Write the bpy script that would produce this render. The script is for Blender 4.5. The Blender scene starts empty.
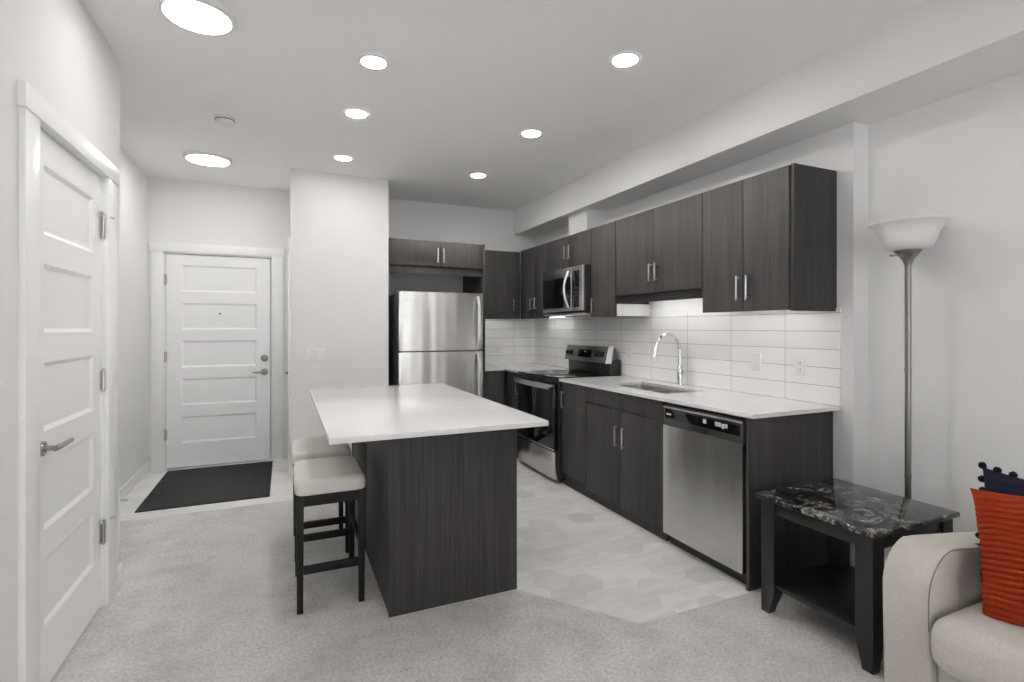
import bpy, bmesh, math, random
from mathutils import Vector, Matrix

# ------------------------------------------------------------------ camera, world, exposure
scene = bpy.context.scene
COL = scene.collection
W_PX, H_PX = 1024, 682
F_PX, YAW, HZ, CAM_H = 515.55, 0.416208, 327.42, 1.355
cam_d = bpy.data.cameras.new('camera')
cam_d.sensor_fit = 'HORIZONTAL'
cam_d.sensor_width = 36.0
cam_d.lens = 36.0 * F_PX / W_PX
cam_d.shift_y = -(H_PX / 2 - HZ) / W_PX
cam_d.clip_start = 0.05
cam = bpy.data.objects.new('camera', cam_d)
COL.objects.link(cam)
cam.location = (0, 0, CAM_H)
cam.rotation_euler = (math.pi / 2, 0, -YAW)
scene.camera = cam

world = bpy.data.worlds.new('overcast_sky')
scene.world = world
world.use_nodes = True
wbg = world.node_tree.nodes['Background']
wbg.inputs[0].default_value = (0.97, 0.985, 1.0, 1)
wbg.inputs[1].default_value = 1.9

POT_STRENGTH = 112.0
DISC_STRENGTH = 14.0
ADDED_STRIP_STRENGTH = 13.0

vs = scene.view_settings
vs.view_transform = 'Standard'
vs.look = 'None'
vs.gamma = 1.0
vs.use_curve_mapping = False
vs.exposure = 0.50
scene.cycles.use_denoising = True
scene.cycles.max_bounces = 12
scene.cycles.diffuse_bounces = 8
scene.cycles.glossy_bounces = 6
scene.cycles.sample_clamp_indirect = 8.0
scene.cycles.caustics_reflective = False
scene.cycles.caustics_refractive = False

# ------------------------------------------------------------------ materials
def lin(c):
    return tuple((x / 12.92 if x <= 0.04045 else ((x + 0.055) / 1.055) ** 2.4) for x in c)

class Mat:
    """small node helper"""
    def __init__(s, name):
        s.m = bpy.data.materials.new(name)
        s.m.use_nodes = True
        s.nt = s.m.node_tree
        s.b = s.nt.nodes['Principled BSDF']
    def n(s, t, **kw):
        nd = s.nt.nodes.new(t)
        for k, v in kw.items():
            if k.startswith('i_'):
                key = k[2:]
                nd.inputs[int(key) if key.isdigit() else key].default_value = v
            else:
                setattr(nd, k, v)
        return nd
    def l(s, a, b):
        s.nt.links.new(a, b)
    def set(s, **kw):
        for k, v in kw.items():
            s.b.inputs[k.replace('_', ' ')].default_value = v
        return s
    def coord(s, scale=(1, 1, 1), kind='Object', rot=(0, 0, 0)):
        tc = s.n('ShaderNodeTexCoord')
        mp = s.n('ShaderNodeMapping')
        mp.inputs['Scale'].default_value = scale
        mp.inputs['Rotation'].default_value = rot
        s.l(tc.outputs[kind], mp.inputs['Vector'])
        return mp.outputs['Vector']
    def noise(s, vec, scale, detail=4, rough=0.55, dist=0.0):
        nd = s.n('ShaderNodeTexNoise')
        nd.inputs['Scale'].default_value = scale
        nd.inputs['Detail'].default_value = detail
        nd.inputs['Roughness'].default_value = rough
        nd.inputs['Distortion'].default_value = dist
        s.l(vec, nd.inputs['Vector'])
        return nd.outputs['Fac']
    def ramp(s, fac, stops):
        r = s.n('ShaderNodeValToRGB')
        el = r.color_ramp.elements
        while len(el) < len(stops):
            el.new(0.5)
        for e, (p, c) in zip(el, stops):
            e.position = p
            e.color = (c[0], c[1], c[2], 1)
        s.l(fac, r.inputs['Fac'])
        return r.outputs['Color']
    def mix(s, a, b, fac, mode='MIX'):
        mx = s.n('ShaderNodeMix', data_type='RGBA', blend_type=mode)
        if isinstance(fac, float):
            mx.inputs[0].default_value = fac
        else:
            s.l(fac, mx.inputs[0])
        s.l(a, mx.inputs[6]); s.l(b, mx.inputs[7])
        return mx.outputs[2]
    def bump(s, h, strength=0.2, dist=0.01):
        bp = s.n('ShaderNodeBump')
        bp.inputs['Strength'].default_value = strength
        bp.inputs['Distance'].default_value = dist
        s.l(h, bp.inputs['Height'])
        s.l(bp.outputs['Normal'], s.b.inputs['Normal'])

def plain(name, col, rough=0.5, metal=0.0, bump=0.0, bscale=60, var=0.04, **kw):
    M = Mat(name)
    M.set(Roughness=rough, Metallic=metal)
    v = M.coord()
    f = M.noise(v, bscale, 3)
    lo = tuple(c * (1 - var) for c in col); hi = tuple(min(1, c * (1 + var)) for c in col)
    M.l(M.ramp(f, [(0.3, lo), (0.7, hi)]), M.b.inputs['Base Color'])
    if bump:
        M.bump(f, bump, 0.004)
    for k, x in kw.items():
        M.b.inputs[k.replace('_', ' ')].default_value = x
    return M.m

MT = {}
MT['wall'] = plain('warm_white_wall_paint', (0.80, 0.795, 0.79), 0.75, bump=0.05, bscale=220, var=0.01)
MT['ceiling'] = plain('white_ceiling_paint', (0.89, 0.88, 0.87), 0.9, bump=0.12, bscale=160, var=0.012)
MT['trim'] = plain('white_semigloss_trim', (0.89, 0.89, 0.885), 0.35, var=0.008, bscale=20)
MT['door'] = plain('white_door_paint', (0.90, 0.90, 0.90), 0.38, bump=0.03, bscale=120, var=0.008)
MT['white_plastic'] = plain('white_plastic', (0.82, 0.82, 0.81), 0.35, var=0.01)
MT['melamine'] = plain('white_melamine', (0.72, 0.71, 0.70), 0.4, var=0.01)
MT['black_plastic'] = plain('black_plastic', (0.012, 0.012, 0.013), 0.3, var=0.1)
MT['dark_grey_plastic'] = plain('charcoal_grey_plastic', (0.045, 0.045, 0.045), 0.4, var=0.06)
MT['mark'] = plain('pale_grey_marking', (0.55, 0.55, 0.55), 0.5, var=0.02)
MT['black_wood'] = plain('black_painted_wood', (0.012, 0.012, 0.012), 0.38, bump=0.03, bscale=40, var=0.15)
MT['stool_black'] = plain('black_stool_lacquer', (0.005, 0.005, 0.005), 0.5, var=0.15, Specular_IOR_Level=0.3)
MT['nickel'] = plain('brushed_nickel', (0.55, 0.53, 0.50), 0.3, 1.0, var=0.03)
MT['dark_nickel'] = plain('dark_brushed_nickel', (0.30, 0.285, 0.265), 0.34, 1.0, var=0.04)
MT['lever'] = plain('satin_lever_steel', (0.42, 0.41, 0.40), 0.22, 1.0, var=0.02)
MT['chrome'] = plain('polished_chrome', (0.80, 0.80, 0.81), 0.08, 1.0, var=0.01)
MT['satin'] = plain('satin_steel_handle', (0.84, 0.83, 0.82), 0.3, 1.0, var=0.02)
MT['fridge_side'] = plain('grey_appliance_side', (0.13, 0.13, 0.128), 0.5, var=0.05)
MT['black_metal'] = plain('black_enamel', (0.015, 0.015, 0.016), 0.3, var=0.05)
MT['rubber'] = plain('white_rubber', (0.6, 0.6, 0.6), 0.6)

def wood():
    M = Mat('dark_grey_woodgrain_laminate')
    v = M.coord((95, 95, 2.2))
    f1 = M.noise(v, 1.0, 5, 0.6, 0.3)
    v2 = M.coord((14, 14, 0.8))
    f2 = M.noise(v2, 1.0, 3, 0.5, 0.2)
    c1 = M.ramp(f1, [(0.25, (0.033, 0.030, 0.0288)), (0.75, (0.080, 0.0742, 0.0718))])
    c2 = M.ramp(f2, [(0.3, (0.72, 0.72, 0.72)), (0.7, (1, 1, 1))])
    M.l(M.mix(c1, c2, 1.0, 'MULTIPLY'), M.b.inputs['Base Color'])
    M.set(Roughness=0.5)
    M.b.inputs['Specular IOR Level'].default_value = 0.22
    M.bump(f1, 0.08, 0.002)
    return M.m
MT['wood'] = wood()

def steel(name, base, rough, aniso, brush=(1.5, 1.5, 260), rot=0.25, wob=0.0):
    M = Mat(name)
    M.set(Metallic=1.0, Roughness=rough, Anisotropic=aniso, Anisotropic_Rotation=rot)
    M.b.inputs['Base Color'].default_value = (*base, 1)
    tg = M.n('ShaderNodeTangent', direction_type='RADIAL', axis='Z')
    M.l(tg.outputs['Tangent'], M.b.inputs['Tangent'])
    v = M.coord(brush)
    f = M.noise(v, 1.0, 4, 0.6)
    M.l(M.ramp(f, [(0.3, tuple(c * 0.93 for c in base)), (0.7, tuple(c * 1.04 for c in base))]), M.b.inputs['Base Color'])
    if wob:
        v2 = M.coord((5.5, 5.5, 0.4))
        f2 = M.noise(v2, 1.0, 1, 0.4)
        M.bump(f2, wob, 0.03)
    return M.m
MT['steel'] = steel('brushed_stainless_steel', (0.66, 0.645, 0.625), 0.27, 0.75, wob=0.4)
MT['steel_plain'] = steel('stainless_trim', (0.62, 0.61, 0.60), 0.28, 0.3)
MT['steel_dark'] = steel('dark_stainless_panel', (0.24, 0.235, 0.23), 0.35, 0.3)
MT['sink'] = plain('satin_sink_steel', (0.50, 0.49, 0.48), 0.3, 1.0, var=0.03)

def quartz():
    M = Mat('white_quartz')
    v = M.coord()
    f = M.noise(v, 340, 2)
    g = M.noise(v, 3.0, 4)
    a = M.ramp(f, [(0.35, (0.70, 0.69, 0.685)), (0.6, (0.76, 0.755, 0.75))])
    b = M.ramp(g, [(0.3, (0.96, 0.96, 0.96)), (0.7, (1, 1, 1))])
    M.l(M.mix(a, b, 1.0, 'MULTIPLY'), M.b.inputs['Base Color'])
    M.set(Roughness=0.16)
    return M.m
MT['quartz'] = quartz()

def glass_black(name, rough=0.05):
    M = Mat(name)
    M.set(Roughness=rough)
    M.b.inputs['Base Color'].default_value = (0.006, 0.006, 0.007, 1)
    M.b.inputs['Specular IOR Level'].default_value = 0.55
    v = M.coord()
    M.l(M.ramp(M.noise(v, 8, 2), [(0.4, (0.005, 0.005, 0.006)), (0.6, (0.008, 0.008, 0.009))]), M.b.inputs['Base Color'])
    return M.m
MT['black_glass'] = glass_black('black_glass')
MT['window_dark'] = glass_black('oven_window_glass', 0.1)

def tile_mat(axis):
    # stacked glazed tile 0.415 x 0.105 with thin grey grout; axis = the horizontal object axis
    M = Mat('white_glazed_wall_tile')
    tc = M.n('ShaderNodeTexCoord')
    sp = M.n('ShaderNodeSeparateXYZ')
    M.l(tc.outputs['Object'], sp.inputs[0])
    def cell(out, size, off):
        a = M.n('ShaderNodeMath', operation='ADD'); a.inputs[1].default_value = off; M.l(out, a.inputs[0])
        d = M.n('ShaderNodeMath', operation='DIVIDE'); d.inputs[1].default_value = size; M.l(a.outputs[0], d.inputs[0])
        fr = M.n('ShaderNodeMath', operation='FRACT'); M.l(d.outputs[0], fr.inputs[0])
        s1 = M.n('ShaderNodeMath', operation='SUBTRACT'); s1.inputs[1].default_value = 0.5; M.l(fr.outputs[0], s1.inputs[0])
        ab = M.n('ShaderNodeMath', operation='ABSOLUTE'); M.l(s1.outputs[0], ab.inputs[0])
        sc = M.n('ShaderNodeMath', operation='MULTIPLY'); sc.inputs[1].default_value = size; M.l(ab.outputs[0], sc.inputs[0])
        e = M.n('ShaderNodeMath', operation='SUBTRACT'); e.inputs[0].default_value = size / 2; M.l(sc.outputs[0], e.inputs[1])
        fl = M.n('ShaderNodeMath', operation='FLOOR'); M.l(d.outputs[0], fl.inputs[0])
        return e.outputs[0], fl.outputs[0]
    eu, iu = cell(sp.outputs[0 if axis == 'x' else 1], 0.421, 4.21)
    ev, iv = cell(sp.outputs[2], 0.1045, 1.045)
    mn = M.n('ShaderNodeMath', operation='MINIMUM'); M.l(eu, mn.inputs[0]); M.l(ev, mn.inputs[1])
    mr = M.n('ShaderNodeMapRange'); mr.inputs['From Min'].default_value = 0.0010; mr.inputs['From Max'].default_value = 0.0024
    M.l(mn.outputs[0], mr.inputs['Value'])
    cx = M.n('ShaderNodeCombineXYZ'); M.l(iu, cx.inputs[0]); M.l(iv, cx.inputs[1])
    wn = M.n('ShaderNodeTexWhiteNoise', noise_dimensions='2D'); M.l(cx.outputs[0], wn.inputs['Vector'])
    tone = M.ramp(wn.outputs['Value'], [(0.0, (0.87, 0.86, 0.85)), (1.0, (0.92, 0.91, 0.90))])
    gr = M.n('ShaderNodeRGB'); gr.outputs[0].default_value = (0.34, 0.335, 0.33, 1)
    M.l(M.mix(gr.outputs[0], tone, mr.outputs[0]), M.b.inputs['Base Color'])
    rr = M.n('ShaderNodeMapRange'); rr.inputs['To Min'].default_value = 0.8; rr.inputs['To Max'].default_value = 0.14
    M.l(mr.outputs[0], rr.inputs['Value']); M.l(rr.outputs[0], M.b.inputs['Roughness'])
    M.bump(mr.outputs[0], 0.4, 0.002)
    return M.m
MT['tile_y'] = tile_mat('y')
MT['tile_x'] = tile_mat('x')

def carpet():
    M = Mat('pale_grey_loop_carpet')
    v = M.coord()
    fine = M.noise(v, 420, 2, 0.7)
    mid = M.noise(v, 70, 3, 0.6)
    big = M.noise(v, 5.5, 4, 0.6)
    a = M.ramp(fine, [(0.28, (0.60, 0.58, 0.565)), (0.72, (0.98, 0.965, 0.945))])
    b = M.ramp(mid, [(0.32, (0.74, 0.73, 0.72)), (0.60, (1, 1, 1))])
    c = M.ramp(big, [(0.35, (0.84, 0.83, 0.82)), (0.58, (1, 1, 1))])
    M.l(M.mix(M.mix(a, b, 1.0, 'MULTIPLY'), c, 1.0, 'MULTIPLY'), M.b.inputs['Base Color'])
    M.set(Roughness=0.95)
    M.b.inputs['Specular IOR Level'].default_value = 0.1
    ad = M.n('ShaderNodeMath', operation='ADD'); M.l(fine, ad.inputs[0]); M.l(mid, ad.inputs[1])
    M.bump(ad.outputs[0], 0.7, 0.006)
    return M.m
MT['carpet'] = carpet()

def hextone(i, base):
    M = Mat('pale_grey_hexagon_floor_tile')
    ang = [0, 60, 120, 20, 95][i]
    v = M.coord((3, 22, 3), rot=(0, 0, math.radians(ang)))
    f = M.noise(v, 1.0, 5, 0.6, 0.4)
    v2 = M.coord()
    g = M.noise(v2, 4.0, 4)
    lo = tuple(c * 0.87 for c in base); hi = tuple(c * 1.05 for c in base)
    a = M.ramp(f, [(0.3, lo), (0.7, hi)])
    b = M.ramp(g, [(0.3, (0.90, 0.90, 0.90)), (0.65, (1, 1, 1))])
    M.l(M.mix(a, b, 1.0, 'MULTIPLY'), M.b.inputs['Base Color'])
    M.set(Roughness=0.38)
    return M.m
MT['hex'] = [hextone(i, c) for i, c in enumerate([(0.86, 0.85, 0.835), (0.82, 0.81, 0.795), (0.89, 0.88, 0.865), (0.79, 0.78, 0.765), (0.72, 0.71, 0.695)])]

def fabric(name, base, scale=900, var=0.18, bump=0.35, rough=0.9, sheen=0.2):
    M = Mat(name)
    v = M.coord()
    f = M.noise(v, scale, 2, 0.7)
    g = M.noise(v, scale / 6, 3)
    lo = tuple(c * (1 - var) for c in base); hi = tuple(min(1, c * (1 + var)) for c in base)
    a = M.ramp(f, [(0.3, lo), (0.7, hi)])
    b = M.ramp(g, [(0.3, (0.93, 0.93, 0.93)), (0.7, (1, 1, 1))])
    M.l(M.mix(a, b, 1.0, 'MULTIPLY'), M.b.inputs['Base Color'])
    M.set(Roughness=rough)
    M.b.inputs['Sheen Weight'].default_value = sheen
    M.b.inputs['Specular IOR Level'].default_value = 0.2
    M.bump(f, bump, 0.002)
    return M.m
MT['sofa'] = fabric('light_grey_beige_upholstery', (0.56, 0.53, 0.49), 420, 0.18)
MT['piping'] = fabric('grey_seam_piping', (0.22, 0.205, 0.19), 600)
MT['stool_seat'] = fabric('cream_faux_linen', (0.72, 0.69, 0.64), 700, 0.06, 0.1, 0.6, 0.05)
MT['orange'] = fabric('rust_orange_corduroy', (0.27, 0.025, 0.003), 500, 0.25, 0.3, 0.85, 0.0)
MT['navy'] = fabric('navy_blue_cotton', (0.004, 0.005, 0.015), 500, 0.25, 0.3, 0.9, 0.0)
MT['mat'] = fabric('charcoal_ribbed_entrance_mat', (0.038, 0.038, 0.039), 90, 0.75, 0.8, 0.95, 0.0)

def marble():
    M = Mat('black_marble_with_pale_veins')
    v = M.coord((1, 1, 1))
    d = M.noise(v, 6.5, 8, 0.68, 1.9)
    e = M.noise(v, 38, 7, 0.75, 1.2)
    a = M.ramp(d, [(0.42, (0.004, 0.004, 0.004)), (0.52, (0.10, 0.095, 0.09)), (0.60, (0.42, 0.40, 0.385)), (0.70, (0.03, 0.028, 0.027))])
    b = M.ramp(e, [(0.44, (0.05, 0.05, 0.05)), (0.62, (1, 1, 1))])
    M.l(M.mix(a, b, 1.0, 'MULTIPLY'), M.b.inputs['Base Color'])
    M.set(Roughness=0.09)
    return M.m
MT['marble'] = marble()

def emit(name, col, s):
    M = Mat(name)
    M.b.inputs['Base Color'].default_value = (0.8, 0.8, 0.8, 1)
    M.b.inputs['Emission Color'].default_value = (*col, 1)
    M.b.inputs['Emission Strength'].default_value = s
    return M.m
MT['pot_light'] = emit('downlight_lens', (1.0, 0.985, 0.962), POT_STRENGTH)
MT['pot_light_dim'] = emit('dimmed_downlight_lens', (1.0, 0.985, 0.962), POT_STRENGTH * 0.45)
MT['pot_light_kitchen'] = emit('kitchen_downlight_lens', (1.0, 0.985, 0.962), POT_STRENGTH * 2.1)
MT['pot_light_added'] = emit('added_downlight_lens', (1.0, 0.985, 0.962), POT_STRENGTH * 1.35)  # for the two downlights added out of view
MT['disc_light'] = emit('disc_lens', (1.0, 0.985, 0.965), DISC_STRENGTH)
MT['disc_light_hall'] = emit('hall_disc_lens', (1.0, 0.985, 0.965), DISC_STRENGTH * 1.45)
MT['added_strip_soft'] = emit('added_soft_strip_lens', (1.0, 0.985, 0.965), ADDED_STRIP_STRENGTH * 0.55)  # lenses of the added under-cabinet strips, here and below
MT['added_strip'] = emit('added_strip_lens', (1.0, 0.985, 0.965), ADDED_STRIP_STRENGTH)

def shade_glass():
    M = Mat('frosted_white_glass_shade')
    v = M.coord()
    M.l(M.ramp(M.noise(v, 6, 2), [(0.3, (0.78, 0.77, 0.765)), (0.7, (0.82, 0.81, 0.80))]), M.b.inputs['Base Color'])
    M.set(Roughness=0.4)
    M.b.inputs['Subsurface Weight'].default_value = 0.3
    M.b.inputs['Subsurface Radius'].default_value = (0.05, 0.05, 0.05)
    return M.m
MT['shade'] = shade_glass()

def pane_mat():
    m = bpy.data.materials.new('window_glass')
    m.use_nodes = True
    nt = m.node_tree
    for n in list(nt.nodes):
        nt.nodes.remove(n)
    o = nt.nodes.new('ShaderNodeOutputMaterial')
    mx = nt.nodes.new('ShaderNodeMixShader')
    t = nt.nodes.new('ShaderNodeBsdfTransparent')
    g = nt.nodes.new('ShaderNodeBsdfGlossy'); g.inputs['Roughness'].default_value = 0.02
    mx.inputs[0].default_value = 0.06
    nt.links.new(t.outputs[0], mx.inputs[1]); nt.links.new(g.outputs[0], mx.inputs[2])
    nt.links.new(mx.outputs[0], o.inputs[0])
    return m
MT['pane'] = pane_mat()

# ------------------------------------------------------------------ mesh helpers
class MB:
    """collects shapes in world coordinates; build() links them as one mesh object"""
    def __init__(s):
        s.bm = bmesh.new()
    def box(s, x0, x1, y0, y1, z0, z1, bev=0.0, seg=2, mi=0):
        r = bmesh.ops.create_cube(s.bm, size=1.0)
        vs_ = r['verts']
        for v in vs_:
            v.co = Vector(((x0 + x1) / 2 + v.co.x * (x1 - x0), (y0 + y1) / 2 + v.co.y * (y1 - y0), (z0 + z1) / 2 + v.co.z * (z1 - z0)))
        fs = {f for v in vs_ for f in v.link_faces}
        for f in fs:
            f.material_index = mi
        if bev > 0:
            es = list({e for v in vs_ for e in v.link_edges})
            bmesh.ops.bevel(s.bm, geom=es, offset=bev, segments=seg, profile=0.5, affect='EDGES')
        return s
    def tube(s, pts, r, n=10, caps=True):
        pts = [Vector(p) for p in pts]
        rs = r if isinstance(r, (list, tuple)) else [r] * len(pts)
        rings = []
        up = None
        for i, p in enumerate(pts):
            if i == 0: t = pts[1] - pts[0]
            elif i == len(pts) - 1: t = pts[-1] - pts[-2]
            else: t = (pts[i + 1] - pts[i]).normalized() + (pts[i] - pts[i - 1]).normalized()
            t.normalize()
            if up is None:
                a = Vector((0, 0, 1)) if abs(t.z) < 0.9 else Vector((1, 0, 0))
                up = t.cross(a).normalized()
            else:
                up = (up - t * up.dot(t)).normalized()
            w = t.cross(up)
            rings.append([s.bm.verts.new(p + (up * math.cos(2 * math.pi * k / n) + w * math.sin(2 * math.pi * k / n)) * rs[i]) for k in range(n)])
        for a, b in zip(rings, rings[1:]):
            for k in range(n):
                s.bm.faces.new((a[k], a[(k + 1) % n], b[(k + 1) % n], b[k]))
        if caps:
            s.bm.faces.new(rings[0][::-1]); s.bm.faces.new(rings[-1])
        return s
    def lathe(s, prof, c, n=32, axis='z'):
        rings = []
        for (r, h) in prof:
            ring = []
            for k in range(n):
                a = 2 * math.pi * k / n
                u, w = r * math.cos(a), r * math.sin(a)
                p = {'z': (u, w, h), 'x': (h, u, w), 'y': (u, h, w)}[axis]
                ring.append(s.bm.verts.new(Vector(c) + Vector(p)))
            rings.append(ring)
        for a, b in zip(rings, rings[1:]):
            for k in range(n):
                s.bm.faces.new((a[k], a[(k + 1) % n], b[(k + 1) % n], b[k]))
        if prof[0][0] > 1e-6: s.bm.faces.new(rings[0][::-1])
        if prof[-1][0] > 1e-6: s.bm.faces.new(rings[-1])
        return s
    def prism(s, poly, axis, a0, a1, bev=0.0, seg=2):
        def P(u, w, a):
            return {'x': (a, u, w), 'y': (u, a, w), 'z': (u, w, a)}[axis]
        A = [s.bm.verts.new(P(u, w, a0)) for u, w in poly]
        B = [s.bm.verts.new(P(u, w, a1)) for u, w in poly]
        n = len(poly)
        fa = s.bm.faces.new(A[::-1]); fb = s.bm.faces.new(B)
        for k in range(n):
            s.bm.faces.new((A[k], A[(k + 1) % n], B[(k + 1) % n], B[k]))
        if bev:
            es = list(set(list(fa.edges) + list(fb.edges)))
            bmesh.ops.bevel(s.bm, geom=es, offset=bev, segments=seg, profile=0.5, affect='EDGES')
        return s
    def build(s, name, mat, parent=None, origin=None, smooth=True, angle=35):
        bmesh.ops.remove_doubles(s.bm, verts=s.bm.verts, dist=1e-6)
        bmesh.ops.recalc_face_normals(s.bm, faces=s.bm.faces)
        if parent is not None:
            org = ORG[parent.name]
        elif origin is not None:
            org = Vector(origin)
        else:
            cs = [v.co for v in s.bm.verts]
            org = Vector(((min(c.x for c in cs) + max(c.x for c in cs)) / 2, (min(c.y for c in cs) + max(c.y for c in cs)) / 2, min(c.z for c in cs)))
        bmesh.ops.translate(s.bm, verts=s.bm.verts, vec=-org)
        me = bpy.data.meshes.new(name)
        s.bm.to_mesh(me); s.bm.free()
        for m in (mat if isinstance(mat, list) else [mat]):
            me.materials.append(m)
        if smooth:
            for p in me.polygons:
                p.use_smooth = True
            me.set_sharp_from_angle(angle=math.radians(angle))
        o = bpy.data.objects.new(name, me)
        COL.objects.link(o)
        if parent is not None:
            o.parent = parent
        else:
            o.location = org
        ORG[o.name] = org
        return o
ORG = {}

def tag(o, label, cat=None, group=None, kind=None):
    o['label'] = label
    if cat: o['category'] = cat
    if group: o['group'] = group
    if kind: o['kind'] = kind
    return o
def thing(name, loc, label, cat, group=None, kind=None):
    o = bpy.data.objects.new(name, None)
    o.empty_display_size = 0.1
    COL.objects.link(o)
    o.location = loc
    ORG[o.name] = Vector(loc)
    return tag(o, label, cat, group, kind)
def struct(name, mb, mat, label, **kw):
    return tag(mb.build(name, mat, **kw), label, None, None, 'structure')
def copy_thing(root, loc, label=None, group=None):
    r = root.copy(); COL.objects.link(r); r.location = loc
    if label: r['label'] = label
    if group: r['group'] = group
    for ch in list(root.children):
        c = ch.copy(); COL.objects.link(c); c.parent = r
        for g in list(ch.children):
            d = g.copy(); COL.objects.link(d); d.parent = c
    return r
def box(*a, **k):
    return MB().box(*a, **k)

# ------------------------------------------------------------------ room dimensions
CEIL = 2.77
XL, XE, XK, XR = -0.80, -1.17, 2.84, 2.965       # living left wall, entry left wall, kitchen wall, living right wall
YJ, YB, YKB, YR = 3.36, 5.80, 5.72, -2.6        # left wall end, entry back wall, kitchen back wall, rear wall
YJOG = 1.818
BX0, BX1, BY = 0.053, 0.915, 5.0                # closet block

# floor: carpet polygon and hexagon tile polygon
YF = YB + 0.2
TILE = [(1.10, 2.425), (1.492, 1.918), (2.84, 1.918), (2.84, YF), (XE, YF), (XE, 4.40), (0.46, 4.40), (0.46, 2.425)]
m = MB()
m.prism([(XE, YR), (XR, YR), (XR, 1.918), (1.492, 1.918), (1.10, 2.425), (0.46, 2.425), (0.46, 4.40), (XE, 4.40)], 'z', -0.10, 0.0)
struct('floor', m, MT['carpet'], 'pale grey loop carpet of the living area', smooth=False)

def hex_floor():
    bm = bmesh.new()
    R = 0.105
    rnd = random.Random(5)
    polyc = TILE
    # build hexagons over the bounding box of the region, then cut along the region's outline lines and drop what lies outside
    dx, dy = R * 1.5, R * math.sqrt(3)
    i0 = 0
    x = XE - 0.2
    col = 0
    while x < 3.0:
        y = 1.8 + (dy / 2 if col % 2 else 0)
        while y < 6.0:
            vs_ = [bm.verts.new((x + R * math.cos(math.radians(60 * k)), y + R * math.sin(math.radians(60 * k)), 0)) for k in range(6)]
            f = bm.faces.new(vs_)
            f.material_index = rnd.choices(range(5), [4, 3, 4, 2, 1])[0]
            y += dy
        x += dx; col += 1
    n = len(polyc)
    for k in range(n):
        a = Vector((*polyc[k], 0)); b = Vector((*polyc[(k + 1) % n], 0))
        d = b - a
        nrm = Vector((d.y, -d.x, 0)).normalized()
        g = list(bm.verts) + list(bm.edges) + list(bm.faces)
        bmesh.ops.bisect_plane(bm, geom=g, plane_co=a, plane_no=nrm, dist=1e-5)
    def inside(px, py):
        c = False
        for k in range(n):
            x1, y1 = polyc[k]; x2, y2 = polyc[(k + 1) % n]
            if (y1 > py) != (y2 > py) and px < (x2 - x1) * (py - y1) / (y2 - y1) + x1:
                c = not c
        return c
    dead = [f for f in bm.faces if not inside(*f.calc_center_median()[:2])]
    bmesh.ops.delete(bm, geom=dead, context='FACES')
    r = bmesh.ops.extrude_face_region(bm, geom=list(bm.faces))
    bmesh.ops.translate(bm, verts=[e for e in r['geom'] if isinstance(e, bmesh.types.BMVert)], vec=(0, 0, -0.1))
    mb = MB(); mb.bm.free(); mb.bm = bm
    return mb
struct('floor_tile', hex_floor(), MT['hex'], 'pale grey hexagon tile floor of kitchen and entry', smooth=False)

struct('ceiling', box(XE - 0.1, XR + 0.1, YR - 0.1, YB + 0.1, CEIL, CEIL + 0.1), MT['ceiling'], 'flat white ceiling', smooth=False)

# left wall with the door opening
DY0, DY1, DZ = 2.315, 3.095, 2.088
m = MB()
m.box(XL - 0.12, XL, YR, DY0, 0, CEIL); m.box(XL - 0.12, XL, DY1, YJ, 0, CEIL); m.box(XL - 0.12, XL, DY0, DY1, DZ, CEIL)
m.box(XE - 0.1, XL - 0.12, YJ - 0.12, YJ, 0, CEIL)
m.box(XL - 0.2, XL - 0.12, DY0 - 0.1, DY1 + 0.1, 0, CEIL)
struct('wall_left', m, MT['wall'], 'white living room wall holding the panelled door', smooth=False)
struct('wall_entry', box(XE - 0.1, XE, YJ - 0.1, YB + 0.1, 0, CEIL), MT['wall'], 'white side wall of the entry', smooth=False)
EX0, EX1, EZ = -1.045, -0.112, 2.075
m = MB()
m.box(XE - 0.1, EX0, YB, YB + 0.12, 0, CEIL); m.box(EX1, BX0 + 0.02, YB, YB + 0.12, 0, CEIL); m.box(EX0, EX1, YB, YB + 0.12, EZ, CEIL)
m.box(EX0 - 0.1, EX1 + 0.1, YB + 0.12, YB + 0.2, 0, CEIL)  # unseen backing added to stop light leaking around the entry door
struct('wall_back', m, MT['wall'], 'white end wall around the entry door', smooth=False)
# closet block with a door in its left face
CY0, CY1 = 5.10, 5.70
m = MB()
m.box(BX0, BX1, BY, BY + 0.1, 0, CEIL); m.box(BX1 - 0.1, BX1, BY + 0.1, YB, 0, CEIL)
m.box(BX0, BX0 + 0.1, CY1, YB, 0, CEIL); m.box(BX0, BX0 + 0.1, BY + 0.1, CY1, DZ, CEIL)
m.box(BX0 + 0.1, BX1 - 0.1, YB - 0.02, YB + 0.1, 0, CEIL)
struct('wall_closet', m, MT['wall'], 'white closet block between entry and fridge', smooth=False)
struct('wall_kitchen_back', box(BX1, XR, YKB, YKB + 0.1, 0, CEIL), MT['wall'], 'white back wall of the kitchen', smooth=False)
struct('wall_kitchen', box(XK, XR + 0.1, YJOG, YKB, 0, CEIL), MT['wall'], 'white kitchen wall behind the cabinets', smooth=False)
struct('wall_right', box(XR, XR + 0.1, YR, YJOG, 0, CEIL), MT['wall'], 'white living room wall behind the floor lamp', smooth=False)
m = MB()
m.box(2.55, XR, YR, YJOG, 2.475, CEIL); m.box(2.55, XK, YJOG, YKB, 2.475, CEIL)
struct('ceiling_soffit', m, MT['wall'], 'long white dropped bulkhead above the cabinets', smooth=False)
struct('trim_1', box(2.63, XK, 4.19, 4.535, 2.232, 2.475), MT['trim'], 'white duct chase above the microwave cabinet', smooth=False)

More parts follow.
